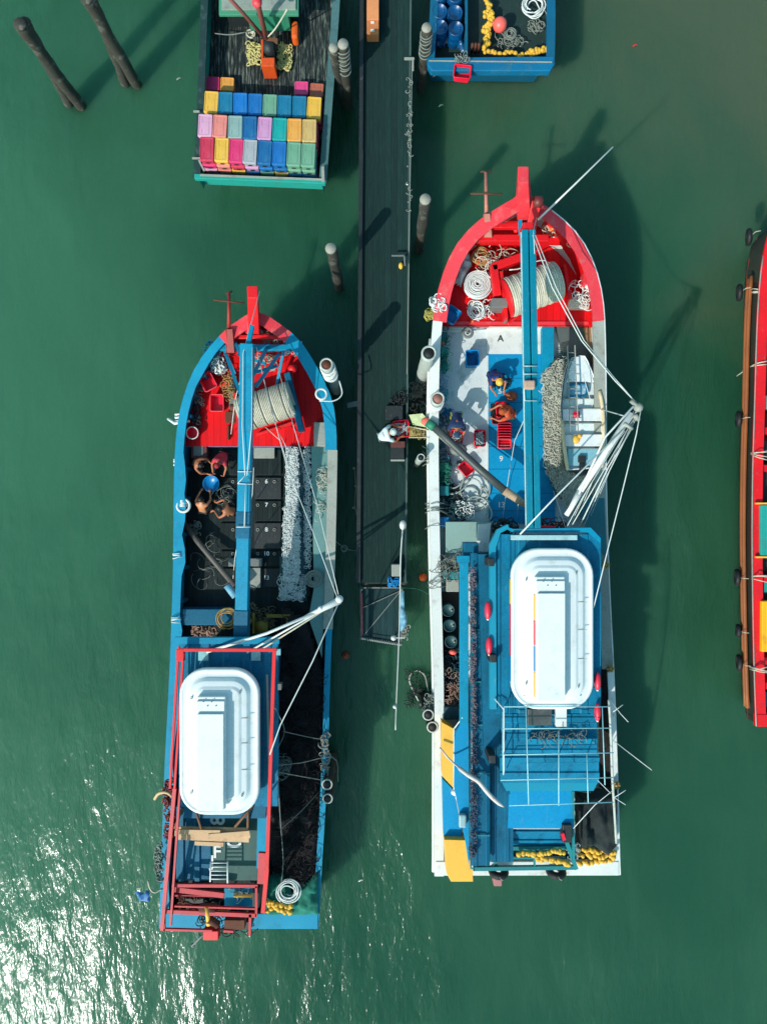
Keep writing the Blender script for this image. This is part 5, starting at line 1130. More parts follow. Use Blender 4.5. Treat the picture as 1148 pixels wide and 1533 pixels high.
    # winch drum on foredeck
    a = P(760, 446, 2.95); b = P(834, 420, 2.95)
    dr = part('winch_drum', GREYW, bx, lambda m: m.cyl(a, b, .5, n=24))
    def warp(m):
        for k in range(26):
            c = a.lerp(b, (k + .5) / 26); m.torus(c, .60 + .012 * math.sin(k * 1.7), .038, (b - a).normalized(), 30, 6)
    part('wound_rope', ROPE, dr, warp)
    many('winch_flange', RED, bx, [lambda m: m.cyl(a - (b - a).normalized() * .06, a - (b - a).normalized() * .02, .62, n=26)])
    many('winch_frame', RED, bx, [lambda m: m.bar(P(748, 410, 2.6), P(756, 480, 2.6), .1, .5), lambda m: m.bar(P(842, 400, 2.5), P(850, 450, 2.5), .1, .5)])
    part('winch_motor', GREY, bx, lambda m: (m.boxP(736, 446, 760, 460, 2.25, 2.9), m.boxP(754, 458, 760, 480, 2.25, 2.6)), .02)
    part('warp_end', ROPEW, bx, lambda m: m.tube(catmull([P(762, 404, 3.0), P(778, 402, 3.0), P(800, 392, 3.1), P(815, 390, 3.0), P(824, 396, 2.9)], 12), .02, 5))
    part('bulwark_chock', REDF, bx, lambda m: m.boxP(873, 408, 893, 425, 2.6, 3.0), .02)
    part('hatch_box', paint('cream_box', (205, 196, 178), .7, .2), bx, lambda m: m.boxP(852, 446, 882, 461, 2.22, 2.5), .03)
    return H
TEAL_B = paint('teal_blue_girder', (0, 118, 142), .5, .25, (20, 100, 110), .5, 3, spec=.25)
HB = boat_red()

# ---- loose gear on the red bowed boat
coil(714, 428, 2.35, .46, 34, 'big round white rope coil on the red foredeck', ROPEW, .02, .12, 4, .22, .03)
coil(712, 466, 2.3, .30, 7, 'small loose white rope coil below the big round coil', ROPEW, .02, .4, 3, .12, .09)
coil(718, 386, 2.5, .3, 5, 'tan rope coil near the bow of the red railed boat', ROPEB, .02, .5, 2, .12, .1)
coil(739, 405, 2.5, .3, 3, 'thin white line loops right of the tan rope coil', ROPEW, .014, .7, 2, .12, .1)
mb = MB(); tangle(mb, rect_area(716, 376, 772, 400), 2.5, 26, (.1, .3), .014, .2, 12); tag(mb.build('rope_tangle', ROPE), 'scattered thin lines between the tan coil and the red cross beam', 'rope')
mb = MB(); tangle(mb, rect_area(700, 450, 740, 478), 2.3, 26, (.06, .2), .014, .12, 12); tag(mb.build('rope_tangle', ROPEW), 'loose white lines around the small rope coil on the red foredeck', 'rope')
mb = MB(); mound(mb, [(688, 384), (702, 380), (706, 398), (698, 412), (690, 430), (678, 425), (680, 405)], 2.3, .35, 2, .2, 5, freq=4); tag(mb.build('sack', paint('white_sack', (178, 188, 188), .85, .2, (120, 150, 160), .5, 4)), 'white sacks leaning inside the port bow of the red railed boat', 'sack')
basket(676, 471, 2.22, 'square blue basket standing by the port rail of the red foredeck', BLUPL, R(-35), (.46, .5, .3))
mb = MB(); tangle(mb, rect_area(852, 424, 884, 462), 2.6, 34, (.06, .18), .016, .16, 12); tag(mb.build('rope_tangle', ROPEW), 'white lines heaped on the starboard side of the red foredeck', 'rope')
mb = MB(); mound(mb, [(872, 430), (882, 418), (894, 422), (888, 432), (878, 436)], 2.8, .15, 2, .08, 4); tag(mb.build('cloth', paint('white_rag', (205, 205, 205), .9)), 'white rag on the starboard rail of the red foredeck', 'cloth')
mb = MB(); tangle(mb, rect_area(646, 446, 664, 464), 3.0, 40, (.06, .15), .022, .18, 8); tag(mb.build('mooring_rope', ROPEW), 'knotted white ropes over the port rail at the red foredeck', 'rope')
mb = MB(); tangle(mb, rect_area(638, 458, 646, 478), 2.6, 30, (.05, .12), .02, .12, 8); tag(mb.build('rope_bundle', paint('yellow_green_rope', (170, 160, 80), .8, .3)), 'yellow green rope hanging outside the port rail at the red foredeck', 'rope')
mb = MB(); tangle(mb, rect_area(815, 335, 830, 355), 3.0, 14, (.1, .2), .02, .1, 10); tag(mb.build('rope_bundle', ROPE), 'pale rope loop behind the bow roller', 'rope')
mb = MB(); mb.tube([P(822, 352, 3.0), P(830, 328, 3.1)], .1, 10); tag(mb.build('roller', ORANGE), 'short orange brown roller inside the starboard bow rail', 'roller')
# blue crate on white deck
basket(707, 536, 1.77, 'tall blue basket standing upside down on the white deck', BLUPL, R(3), (.42, .52, .5), name='blue_basket')
basket(718, 656, 1.77, 'red basket full of fish on the white deck beside the blue hatch strip', REDPL, 0, (.36, .54, .24), fill=FISH, mat2=REDPL)
basket(683, 657, 1.77, 'red basket of fish at the feet of the person in the navy jacket', REDPL, R(-12), (.42, .56, .24), fill=FISH)
basket(699, 700, 1.77, 'empty red basket turned diagonally below the fish pipe', REDPL, R(40), (.46, .44, .26))
for k in range(7): basket(755, 640 + k * 4.0, 1.84 + .06 * k, '%s red basket in the leaning stack on the blue hatch strip' % ('lowest', 'second', 'third', 'fourth', 'fifth', 'sixth', 'topmost pink')[k], REDPL if k < 5 else REDF, 0, (.44, .3, .22), group='leaning stack of red baskets')
basket(750, 613, 1.84, 'red basket hanging over the dark hatch opening', REDPL, R(5), (.34, .5, .22))
basket(744, 628, 1.84, 'dark red basket left of the leaning basket stack', paint('dark_red_plastic', (130, 24, 40), .5), R(0), (.34, .3, .2))
person(682, 622, 1.77, R(180), 'bend', 'person in a navy jacket and yellow gloves bending over fish on the white deck', paint('navy_jacket', (14, 44, 84), .8), paint('yellow_green_overalls', (150, 150, 60), .8), hat=paint('navy_hat', (10, 50, 80), .8))
person(740, 556, 1.83, R(200), 'crouch', 'person in deep blue clothes and a yellow cap crouching on the blue hatch strip', paint('deep_blue_shirt', (12, 50, 110), .8), paint('deep_blue_trousers', (10, 36, 76), .8), hat=YELP)
person(769, 617, 1.83, R(90), 'crouch', 'person in an orange shirt crouching beside the girder near the dark hatch opening', paint('orange_shirt', (196, 70, 24), .8, .2), paint('green_trousers', (24, 70, 60), .8), hat=paint('orange_hat', (170, 70, 20), .8))
mb = MB(); tangle(mb, rect_area(736, 562, 762, 582), 1.95, 30, (.05, .16), .022, .2, 10); tag(mb.build('rope_tangle', DARK), 'dark hose tangle on the blue hatch strip above the number', 'hose')
mb = MB(); mound(mb, [(754, 590), (764, 584), (774, 590), (772, 600), (758, 600)], 1.85, .2, 2, .15, 4, freq=5); tag(mb.build('cloth', paint('rusty_orange_cloth', (176, 84, 44), .8, .4, (50, 60, 50), .7, 8)), 'crumpled rusty orange cloth beside the girder', 'cloth')
mb = MB()
for k in range(5):
    mb.tube(spiral(P(700 + rnd.uniform(-26, 30), 745 + rnd.uniform(-30, 22), 1.8 + .04 * k), .25, .55, 1.6, .04, .1), .028, 6)
tag(mb.build('hose', paint('pale_grey_hose', (150, 162, 158), .6, .2)), 'pale grey hose looped over the lower white deck', 'hose')
mb = MB(); tangle(mb, poly_area([(655, 700), (670, 690), (672, 740), (705, 752), (700, 776), (656, 776)]), 1.82, 120, (.05, .18), .02, .25, 8); tag(mb.build('rope_tangle', paint('dark_teal_rope', (20, 66, 72), .8, .5)), 'dark teal ropes and weed piled along the port side of the white deck', 'rope')
mb = MB(); tangle(mb, rect_area(684, 752, 708, 776), 1.95, 40, (.04, .1), .016, .12, 8); tag(mb.build('rope_tangle', ROPEW), 'small white line tangle in front of the pale green engine casing', 'rope')
mb = MB(); tangle(mb, rect_area(656, 618, 672, 690), 1.85, 40, (.05, .15), .03, .2, 8); tag(mb.build('rope_tangle', paint('blue_grey_rope', (90, 130, 150), .8, .4)), 'blue grey rope heap by the port rail beside the fish pipe', 'rope')
mb = MB(); mb.ball(P(686, 673, 2.2), (.3, .22, .12)); tag(mb.build('sack', GREY), 'small grey sack under the fish pipe', 'sack')
for k, (x, y) in enumerate(((671, 914), (673, 937), (675, 961))):
    barrel(x, y, 1.81, .21, .62, '%s of three dark teal drums in the port side passage' % ('uppermost', 'middle', 'lowest')[k], paint('dark_teal_drum', (34, 70, 74), .5, .25), GREYW, 'dark teal drums in the port passage')
mb = MB(); tangle(mb, rect_area(664, 968, 686, 1020), 1.9, 60, (.05, .16), .03, .2, 8); tag(mb.build('rope_bundle', NETT), 'dark rope heap below the three teal drums', 'rope')
mb = MB(); mb.ball(P(678, 976, 2.2), (.14, .1, .1)); tag(mb.build('buoy', PINKB), 'small pink buoy below the three teal drums', 'buoy')
mb = MB(); tangle(mb, poly_area([(703, 850), (710, 850), (712, 1080), (706, 1080)]), 3.85, 330, (.02, .07), .013, .12, 6); tag(mb.build('hanging_net', paint('pinkish_net', (120, 104, 110), .9, .5, (40, 40, 56), .9, 14)), 'mottled pinkish net hung along the upper side roof', 'net')
mb = MB(); tangle(mb, poly_area([(706, 1080), (713, 1080), (712, 1280), (702, 1280)]), 3.85, 260, (.02, .07), .014, .12, 6); tag(mb.build('hanging_net', paint('multi_net', (60, 70, 90), .9, .5, (170, 110, 110), .8, 7)), 'dark mottled net hung along the lower side roof', 'net')
for (x, y, l, z_) in ((730, 914, 'upper pink red fender lying on the side roof', 4.6), (732, 967, 'lower pink red fender lying on the side roof', 4.6), (894, 1020, 'upper pink red fender on the starboard roof edge', 4.6), (894, 1066, 'lower pink red fender on the starboard roof edge', 4.6)):
    t = thing('fender', l, 'fender', P(x, y, z_), 'pink red fenders'); part('fender_body', PINKRED if 'PINKRED' in globals() else paint('pink_red_plastic', (224, 44, 70), .4), t, lambda m: m.ball(P(x, y, z_), (.1, .28, .11), 12, 10)); part('eye', WHITE, t, lambda m: m.ball(P(x, y + 13, z_), .04))
mb = MB(); mb.tube(catmull([P(658, 1119, 3.2), P(672, 1136, 3.4), P(690, 1152, 3.9), P(703, 1162, 4.15), P(716, 1170, 4.1), P(730, 1187, 4.1), P(742, 1199, 4.0), P(754, 1208, 3.9)], 24), [.03] * 8 + [.07] * 14 + [.05, .02], 7)
tag(mb.build('draped_cloth', paint('white_red_cloth', (206, 196, 190), .8, .2, (200, 50, 40), .9, 3)), 'long twisted white and red cloth draped across the port side roof', 'cloth')
mb = MB(); mb.boxP(687, 1220, 698, 1240, 3.3, 3.5); tag(mb.build('plastic_sack', paint('pale_sack', (150, 180, 185), .5, .3), bev=.05), 'pale plastic sack tied with white cord above the lower yellow screen', 'sack')
mb = MB(); mb.ball(P(681, 1186, 3.0), (.14, .12, .1)); mb.ball(P(684, 1192, 2.98), (.06, .14, .06)); tag(mb.build('rag', WHITE), 'white rag hung below the upper yellow screen', 'cloth')
mb = MB(); mound(mb, [(860, 1183), (900, 1180), (922, 1180), (921, 1262), (905, 1277), (895, 1270), (884, 1262), (860, 1262)], 2.5, .5, 3, .28, 8, fold=(3.2, 1.1)); tag(mb.build('fishing_net', paint('black_green_net', (24, 34, 34), .9, .4, (44, 60, 56), .5, 10, .8)), 'folded black net sheet draped at the stern of the red bowed boat', 'net', 'heaped fishing nets')
mb = MB(); mound(mb, [(892, 830), (905, 850), (910, 930), (916, 1040), (918, 1180), (898, 1180), (896, 1060), (893, 930)], 2.0, .25, 4, .2, 8); tag(mb.build('fishing_net', NETBR), 'long dark net heap squeezed between the striped canopy roof and starboard rail', 'net', 'heaped fishing nets')
float_line([P(774, 1275, 3.15), P(806, 1276, 3.15), P(841, 1273, 3.15)], 22, 'upper row of yellow floats under the blue stern frame', .09, group='rows of yellow floats')
float_line([P(802, 1284, 3.0), P(828, 1287, 3.0), P(848, 1292, 3.0)], 16, 'short lower row of orange yellow floats on the stern frame', .09, group='rows of yellow floats')
float_line([P(866, 1271, 2.6), P(890, 1272, 2.5), P(916, 1275, 2.5), P(912, 1281, 2.4), P(868, 1278, 2.5)], 28, 'upper row of yellow floats below the folded black net', .09, group='rows of yellow floats')
float_line([P(860, 1290, 2.3), P(888, 1290, 2.3), P(916, 1284, 2.3)], 16, 'lower row of yellow floats beside the starboard stern corner', .085, group='rows of yellow floats')
# white skiff carried on deck
def skiff():
    t = thing('skiff', 'small white skiff with blue seat lying on the deck of the red bowed boat', 'dinghy', P(868, 610, 2.0))
    z = 2.75
    Lp = [(849, 704), (843, 660), (840, 610), (843, 575), (848, 550), (856, 533), (862, 532)]
    Rp = [(900, 700), (903, 650), (901, 610), (895, 580), (886, 555), (876, 533), (866, 532)]
    L = catmull([P(x, y, z) for x, y in Lp], 20); Rr = catmull([P(x, y, z) for x, y in Rp], 20)
    mb = MB(); rows = []
    for (f, zz) in ((1, z), (.97, z - .2), (.82, z - .55), (.4, z - .7)):
        rows.append([l.lerp(r_, .5) + (l - l.lerp(r_, .5)) * f for l, r_ in zip(L, Rr)])
        for p in rows[-1]: p.z = zz
    right = [[l.lerp(r_, .5) + (r_ - l.lerp(r_, .5)) * f for l, r_ in zip(L, Rr)] for f in (.4, .82, .97, 1)]
    for row, zz in zip(right, (z - .7, z - .55, z - .2, z)):
        for p in row: p.z = zz
    mb.grid(rows + right, True); 
    mb.add([L[0], Rr[0], right[1][0], rows[2][0]], [(3, 2, 1, 0)])
    mb.build('skiff_hull', GELCOAT, t, solid=.03)
    m2 = MB(); m2.grid([[p + (q - p) * .06 + Vector((0, 0, -.16)) for p, q in zip(L, Rr)], [q + (p - q) * .06 + Vector((0, 0, -.16)) for p, q in zip(L, Rr)]][::-1], False); m2.build('inner_floor', paint('pale_aqua_floor', (214, 224, 222), .5, .12, (120, 170, 170), .5, 1.5), t)
    for nm, side, i0, i1 in (('rub_tube', L, 0, 9), ('rub_tube', Rr, 0, 13)):
        m3 = MB(); m3.tube([p + Vector((0, 0, .02)) for p in side[i0:i1]], .06, 7); m3.build(nm, paint('cream_fender', (214, 190, 150), .7, .2, (235, 230, 220), .5), t)
    m3 = MB(); m3.tube([p + Vector((0, 0, .015)) for p in L[8:]], .02, 6); m3.build('rub_tube', NETT, t)
    part('foredeck', GELCOAT, t, lambda m: m.polyP([(860, 534), (874, 534), (884, 557), (889, 572), (848, 572), (852, 553)], z - .02, z - .1), .01)
    part('cockpit_rim', paint('deep_teal_rim', (0, 96, 130), .5), t, lambda m: m.tube([P(*p, z + .0) for p in ((851, 575), (877, 575), (879, 580), (878, 590), (873, 594), (850, 594))], .05, 6, True))
    part('cockpit', paint('aqua_cockpit', (120, 170, 190), .5, .3, (230, 230, 230), .7, 8), t, lambda m: m.boxP(851, 576, 877, 593, z - .15, z - .03))
    many('thwart', GELCOAT, t, [lambda m: m.boxP(842, 612, 901, 630, z - .12, z - .05), lambda m: m.boxP(844, 650, 901, 668, z - .12, z - .05)], .015)
    many('rib', GREYW, t, [lambda m, y=y: m.boxP(843, y, 901, y + .7, z - .14, z - .02) for y in (596, 611, 633, 650, 671)])
    part('stern_panel', paint('aqua_panel', (130, 180, 190), .4, .15), t, lambda m: m.boxP(850, 672, 899, 697, z - .15, z - .02))
    part('outboard_bracket', DARK, t, lambda m: (m.cyl(P(871, 690, z - .05), P(871, 703, z + .05), .1), m.boxP(866, 682, 877, 692, z - .03, z + .1)), .02)
    return t
skiff()
mb = MB(); mb.boxP(859, 615, 868, 625, 2.72, 2.9); tag(mb.build('fuel_can', REDPL, bev=.03), 'small red fuel can on the seat of the white skiff', 'can')
mb = MB(); mb.ball(P(862, 658, 2.75), (.12, .14, .06)); mb.ball(P(867, 653, 2.75), (.08, .08, .06)); tag(mb.build('cloth', YELP), 'yellow cloth in the back of the white skiff', 'cloth')
t = thing('ladder', 'long white ladder laid lengthwise over the white skiff', 'ladder', P(859, 580, 3.0))
for x0, x1 in ((849, 853), (860, 865)): part('ladder_rail', GREYW, t, lambda m: m.bar(P(x0, 517, 3.0), P(x1, 646, 3.0), .028, .04))
for k in range(9): part('rung', GREYW, t, lambda m: m.cyl(P(849 + k * .5, 528 + k * 13.5, 3.0), P(860 + k * .55, 528 + k * 13.5, 3.0), .014))
# pale net between girder and skiff
nt_ = thing('fishing_net', 'long pale curly net heaped between the girder and the white skiff', 'net', P(835, 640, 1.8), 'heaped fishing nets')
npoly = [(812, 560), (822, 540), (842, 525), (850, 540), (842, 580), (842, 660), (852, 712), (880, 730), (900, 720), (902, 752), (862, 770), (832, 745), (815, 700), (812, 640)]
part('net', paint('grey_net_bed', (74, 76, 70), .95, .5, (40, 44, 42), .6, 9, .8), nt_, lambda m: mound(m, npoly, 1.85, .3, 3.5, .14, 10))
part('cork_line', paint('cream_cord', (188, 186, 170), .9, .3, (90, 86, 76), .5, 6), nt_, lambda m: (tangle(m, poly_area([(813, 562), (845, 535), (842, 640), (845, 700), (838, 740), (818, 700)]), 2.2, 1500, (.05, .16), .011, .1, 9), tangle(m, poly_area([(840, 700), (856, 715), (900, 720), (900, 750), (862, 768), (838, 745)]), 2.32, 1000, (.05, .16), .012, .1, 9)))
part('teal_cord', NETT, nt_, lambda m: [m.tube([P(833 + rnd.random() * 3, 521 + k * 2.5, 2.2), P(845, 520 + k * 2.5, 2.25)], .016, 4) for k in range(18)])
mb = MB(); mb.boxP(745, 1300, 760, 1320, 1.9, 2.3); 
for k, (x, l) in enumerate(((743, 'left black tyre fender on the white stern rail'), (829, 'right black tyre fender on the white stern rail'))):
    tyre(x + 3, 1305, 2.4, .22, .12, (0, 1, .15), l)
mb = MB(); mb.boxP(739, 1311, 751, 1327, 1.5, 1.9); tag(mb.build('box', paint('dull_pink_box', (170, 110, 110), .7), bev=.02), 'dull pink box hanging under the left tyre of the white stern', 'box')
for (x, y, l) in ((906, 846, 'upper'), (913, 1001, 'middle'), (922, 1176, 'lower')):
    mb = MB(); 
    for k in range(6):
        a = k * 1.05; q = P(x, y, 2.6); mb.ball(q + Vector((.09 * math.cos(a), .09 * math.sin(a), 0)), (.06, .05, .05), 8, 5)
    mb.ball(P(x, y, 2.66), .05, 8, 5); tag(mb.build('rope_knot', ROPEB), '%s tan rope knot on the starboard rail of the red bowed boat' % l, 'rope', 'rope knots on the starboard rail')
for (x, y, z, l) in ((642, 690, 2.3, 'thin grey mooring lines over the white rail below the fish pipe'), (646, 770, 2.3, 'thin grey mooring lines over the white rail beside the engine casing'), (650, 868, 2.4, 'thin grey lines crossing the white rail beside the winch')):
    mb = MB()
    for k in range(5): yy = y + rnd.uniform(-18, 18); mb.tube(catmull([P(x - 10, yy + rnd.uniform(-6, 6), z - .5), P(x - 2, yy, z + .18), P(x + 12, yy + rnd.uniform(-4, 4), z + .2), P(x + 26, yy + rnd.uniform(-8, 8), z - .3)], 10), .014, 5)
    tag(mb.build('mooring_rope', ROPEG), l, 'rope')
mb = MB(); mb.tube(catmull([P(601, 880, 1.5), P(625, 882, .6), P(648, 893, 2.3)], 12), .012, 5); tag(mb.build('mooring_rope', GREEN), 'thin green line from the pier end to the white rail', 'rope')
mb = MB(); mb.tube(catmull([P(630, 1056, .1), P(613, 1020, .05), P(620, 1004, .05), P(635, 1010, .1), P(641, 1035, .4)], 20), .03, 6); tag(mb.build('floating_rope', PVC), 'white rope loop hanging in the water beside the twin sleeved piles', 'rope')

# ================================================================== PILES
pile(30, 36, 4.2, .2, 'dark double timber pile in open water, leftmost in the picture', twin=(-.5, .1, .25, .2), cap=PILEM)
pile(131, -2, 4.2, .19, 'dark double timber pile in open water left of the crate boat', twin=(-.5, .05, .3, .1), cap=PILEM)
pile(513, 66, 3.3, .17, 'pale topped double pile lashed with white rope beside the crate boat', twin=(-.1, .1, -.9, -.3), ropes=True)
pile(639, 42, 3.2, .16, 'pale topped pile tied with rope beside the blue net boat', ropes=True)
pile(637, 299, 4.0, .17, 'lone pale topped pile right of the pier above the big boats', ropes=False)
pile(496, 371, 3.8, .17, 'lone pale topped pile left of the pier above the big boats')
pile(489, 546, 4.3, .19, 'white sleeved pile with brown core at the starboard bow of the left boat', cap=PVC, body=PVC, hollow=RUST, sleeve=True, ropes=True)
pile(642, 529, 4.3, .22, 'white sleeved pile with black hollow top beside the white deck rail', cap=PVC, body=PVC, hollow=BLACK, sleeve=True)
pile(655, 597, 4.0, .20, 'white sleeved pile with brown core wrapped in rope at the white deck rail', cap=PVC, body=PVC, hollow=paint('pink_brown_core', (150, 100, 86), .8), sleeve=True, ropes=True)
pile(630, 685, 3.0, .12, 'thin white sleeved pile with hollow top standing in the gap below the fish chute', cap=PVC, body=PVC, hollow=BLACK, sleeve=True)
pile(641, 1070, 2.4, .18, 'upper hollow white rimmed pile of the pair at the port quarter of the right boat', cap=PVC, body=DARK, hollow=BLACK, sleeve=True)
pile(647, 1088, 2.4, .18, 'lower hollow white rimmed pile of the pair at the port quarter of the right boat', cap=PVC, body=DARK, hollow=BLACK, sleeve=True)
pile(490, 1174, 2.6, .17, 'upper hollow white rimmed pile of the pair outside the left boat net deck', cap=PVC, body=PILEM, hollow=BLACK, sleeve=True)
pile(491, 1195, 2.6, .16, 'lower hollow white rimmed pile of the pair outside the left boat net deck', cap=PVC, body=PILEM, hollow=BLACK, sleeve=True)
mb = MB(); mb.torus(P(481, 590, 3.0), .17, .035, (.2, .1, 1)); mb.tube(catmull([P(478, 600, 3.0), P(500, 600, 2.9), P(512, 590, 2.8), P(508, 570, 2.8)], 14), .022, 5); tag(mb.build('mooring_rope', ROPEW), 'white rope ring and loop joining the left boat bow to the sleeved pile', 'rope')
for (x, y, l) in ((633, 864, 'orange round buoy floating right of the pier end'), (517, 981, 'dull orange buoy floating below left of the mesh platform')):
    t = thing('buoy', l, 'buoy', P(x, y, 0), 'orange buoys in the water'); part('buoy_body', ORANGE if y < 900 else paint('dull_orange', (150, 66, 34), .6), t, lambda m: m.ball(P(x, y, .05), (.15, .15, .13), 14, 8)); part('eye', DARK, t, lambda m: m.torus(P(x, y, .2), .03, .01, (1, 0, 0), 10, 4))
# timber float frame in the gap beside the upper deck
t = thing('float_raft', 'dark small raft of poles and round floats in the gap right of the pier', 'raft', P(630, 600, .2))
for k in range(4): part('raft_pole', GREY if k == 0 else DARK, t, lambda m: m.bar(P(612, 592 + k * 12, .3), P(638, 587 + k * 12, .3), .14, .1))
for k in range(8): part('float', GREYW, t, lambda m: m.ball(P(618 + (k % 3) * 6, 582 + (k // 3) * 12, .42), .06))

# ================================================================== BOAT STACKED WITH CRATES (top left)
def boat_crates():
    bx = thing('fishing_boat', 'dark decked boat with green stern rail stacked with colourful fish boxes', 'fishing boat', P(398, 80, 0), 'fishing boats moored at the pier')
    zf = lambda y: 1.75
    Lp = [(291, 266), (296, 180), (299, 100), (303, 0), (308, -120), (330, -230), (400, -330)]
    Rp = [(487, 274), (494, 180), (500, 100), (507, 0), (510, -120), (480, -230), (400, -330)]
    H = Hull(Lp, Rp, zf, 36)
    H.shell(bx, [TURQ, DARK], deck=1.0, rake=.85); H.deck(bx, 'main_deck', DKWOODC, 1.0, -300, 272)
    H.cap(bx, 'gunwale', paint('dark_green_rail', (24, 52, 50), .6, .3, (90, 110, 105), .5), 'L', 0, 35, .2); H.cap(bx, 'gunwale', paint('worn_teal_rail', (70, 105, 105), .6, .3, (36, 52, 52), .6, 1.5), 'R', 0, 35, .22, lift=.004)
    part('stern_rail', TURQ, bx, lambda m: m.prism([P(291, 267, 1.78), P(487, 275, 1.78), P(487, 268, 1.78), P(291, 260, 1.78)], 1.6), .01)
    part('stern_trim', GREYW, bx, lambda m: m.bar(P(300, 262, 1.85), P(484, 269, 1.85), .05, .05))
    many('cleat', GREYW, bx, [lambda m: (m.bar(P(288, 237, 1.85), P(300, 237, 1.85), .05, .05), m.bar(P(298, 240, 1.85), P(306, 256, 1.85), .06, .05)), lambda m: m.bar(P(290, 167, 1.85), P(299, 167, 1.85), .05, .05), lambda m: m.bar(P(483, 250, 1.9), P(484, 272, 1.9), .1, .06)])
    cb = part('cabin', DARK, bx, lambda m: (m.boxP(334, -160, 443, 6, 1.01, 2.1)), .02)  # cabin walls painted dark for the shade under the roof overhang
    part('roof', paint('green_roof_edge', (70, 140, 110), .5, .2), cb, lambda m: m.boxP(328, -165, 447, 22, 2.1, 2.2), .01)
    part('roof_cover', paint('dusty_canvas', (140, 148, 136), .8, .3, (90, 60, 60), .5, 3), cb, lambda m: m.boxP(332, -160, 443, 14, 2.2, 2.26), .01)
    part('cabin_step', GREEN, cb, lambda m: m.boxP(369, -10, 431, 22, 1.3, 2.08), .02)
    many('mast_leg', paint('red_brown_pole', (130, 70, 62), .6, .3), bx, [lambda m: m.tube([P(399, 58, 1.7), P(388, 14, 2.9), P(383, -20, 3.8)], .09, 8), lambda m: m.tube([P(397, 58, 1.7), P(366, 22, 2.7), P(335, -12, 3.6)], .06, 8)])
    part('mast_head', REDF, bx, lambda m: m.ball(P(385, 4, 3.5), (.16, .16, .14)))
    part('mast_stay', ROPE, bx, lambda m: m.tube(catmull([P(396, 60, 1.6), P(410, 46, 2.2), P(422, 28, 3.0), P(430, 14, 3.6)], 10), .025, 5))
    part('deck_winch', paint('orange_red_winch', (210, 76, 24), .5, .2), bx, lambda m: (m.boxP(391, 86, 411, 99, 1.02, 1.7), m.bar(P(393, 60, 1.6), P(393, 90, 1.6), .08, .1)), .02)
    part('winch_drum', DARK, bx, lambda m: (m.cyl(P(396, 72, 1.5), P(411, 72, 1.5), .26, n=18), m.boxP(394, 62, 412, 70, 1.02, 1.6)))
    part('winch_bracket', BROWN, bx, lambda m: m.bar(P(400, 60, 1.7), P(416, 62, 1.7), .12, .12))
    part('handrail', GREY, bx, lambda m: m.tube(catmull([P(322, 50, 1.5), P(345, 52, 1.5), P(368, 48, 1.6)], 8), .02, 5))
boat_crates()
coil(376, 52, 1.15, .16, 4, 'pale rope coil left of the winch on the crate boat', ROPE, .025, .3, 1, .08, .05)
mb = MB(); mb.boxP(436, 30, 446, 56, 1.02, 1.5); o = mb.build('float', ORANGE, bev=.08); tag(o, 'rust orange rounded float beside the green cabin', 'float')
for k, (x, y0, y1) in enumerate(((381, 66, 98), (427, 68, 104))):
    mb = MB(); tangle(mb, rect_area(x - 9, y0, x + 8, y1), 1.06, 90, (.04, .12), .024, .08, 7); tag(mb.build('rope_heap', paint('straw_rope', (196, 184, 120), .9, .4, (110, 95, 60), .6, 8)), ('straw coloured rope heap left of the orange winch' if k == 0 else 'straw coloured rope heap right of the orange winch'), 'rope')
# crates
CC = {'pink': (226, 40, 104), 'orange': (236, 158, 62), 'hot pink': (232, 62, 128), 'brick': (188, 96, 70), 'yellow': (238, 180, 60), 'teal blue': (0, 112, 152), 'bright blue': (0, 112, 196), 'blue': (0, 100, 178), 'sage green': (104, 160, 128), 'pale pink': (222, 160, 190), 'salmon': (232, 130, 118), 'grey green': (136, 166, 160), 'deep blue': (0, 92, 150), 'mauve': (206, 142, 186), 'turquoise': (0, 156, 150), 'tan': (206, 168, 96), 'crimson': (206, 40, 72), 'grey': (166, 168, 172)}
cm = {k: paint('crate_' + k.replace(' ', '_'), tuple(int(c * .88 + 14) for c in v), .6, .2, tuple(int(c * .55 + 60) for c in v), .7, 2.5) for k, v in CC.items()}
crate_proto = {}
def crate(px, py, z, s, colr, label):
    """closed fish box: tapered body, overhanging ribbed lid"""
    c = P(px, py, z + .30); t = thing('fish_box', label, 'fish box', Vector((c.x, c.y, z)), 'stacked colourful fish boxes'); t.rotation_euler = (0, 0, R(-2.4) + rnd.uniform(-.035, .035)); t.location.x += rnd.uniform(-.012, .012)
    key = (colr, s)
    if key not in crate_proto:
        b = MB(); lp = lambda f, zz: [Vector((p.x, p.y, zz)) for p in rrect(0, 0, s[0] / 2 * f, s[1] / 2 * f, .04, 0, 3)]
        b.loft([lp(.9, .0), lp(.965, .2)], cap0=True, cap1=True, smooth=False); ob = b.build('box_body', cm[colr]); ob.location = (0, 0, ob.location.z)
        l = MB(); l.loft([lp(1.0, .2), lp(1.0, .262), lp(.965, .285), lp(.86, .288), lp(.84, .272)], cap0=True, smooth=False); ol = None
        for q_ in (-.25, .25): l.box((q_ * s[0], 0, .2765), (.018, s[1] * .74, .008))
        l.box((0, 0, .277), (s[0] * .5, s[1] * .3, .006))
        ol = l.build('lid', cm[colr]); ol.location = (0, 0, .2)
        h = MB(); h.box((0, -s[1] / 2 - .004, .12), (.14, .02, .03)); oh = h.build('handle', DARK); oh.location = (0, -s[1] / 2 - .004, .105)
        crate_proto[key] = (ob, ol, oh)
        for q in (ob, ol, oh): q.parent = t
    else:
        for q in crate_proto[key]:
            n_ = q.copy(); C.objects.link(n_); n_.parent = t
ordn = ['first', 'second', 'third', 'fourth', 'fifth', 'sixth', 'seventh', 'eighth', 'ninth']
zt = {1: 1.02, 2: 1.02, 3: 1.32, 4: 1.62}
S = (.44, .62)
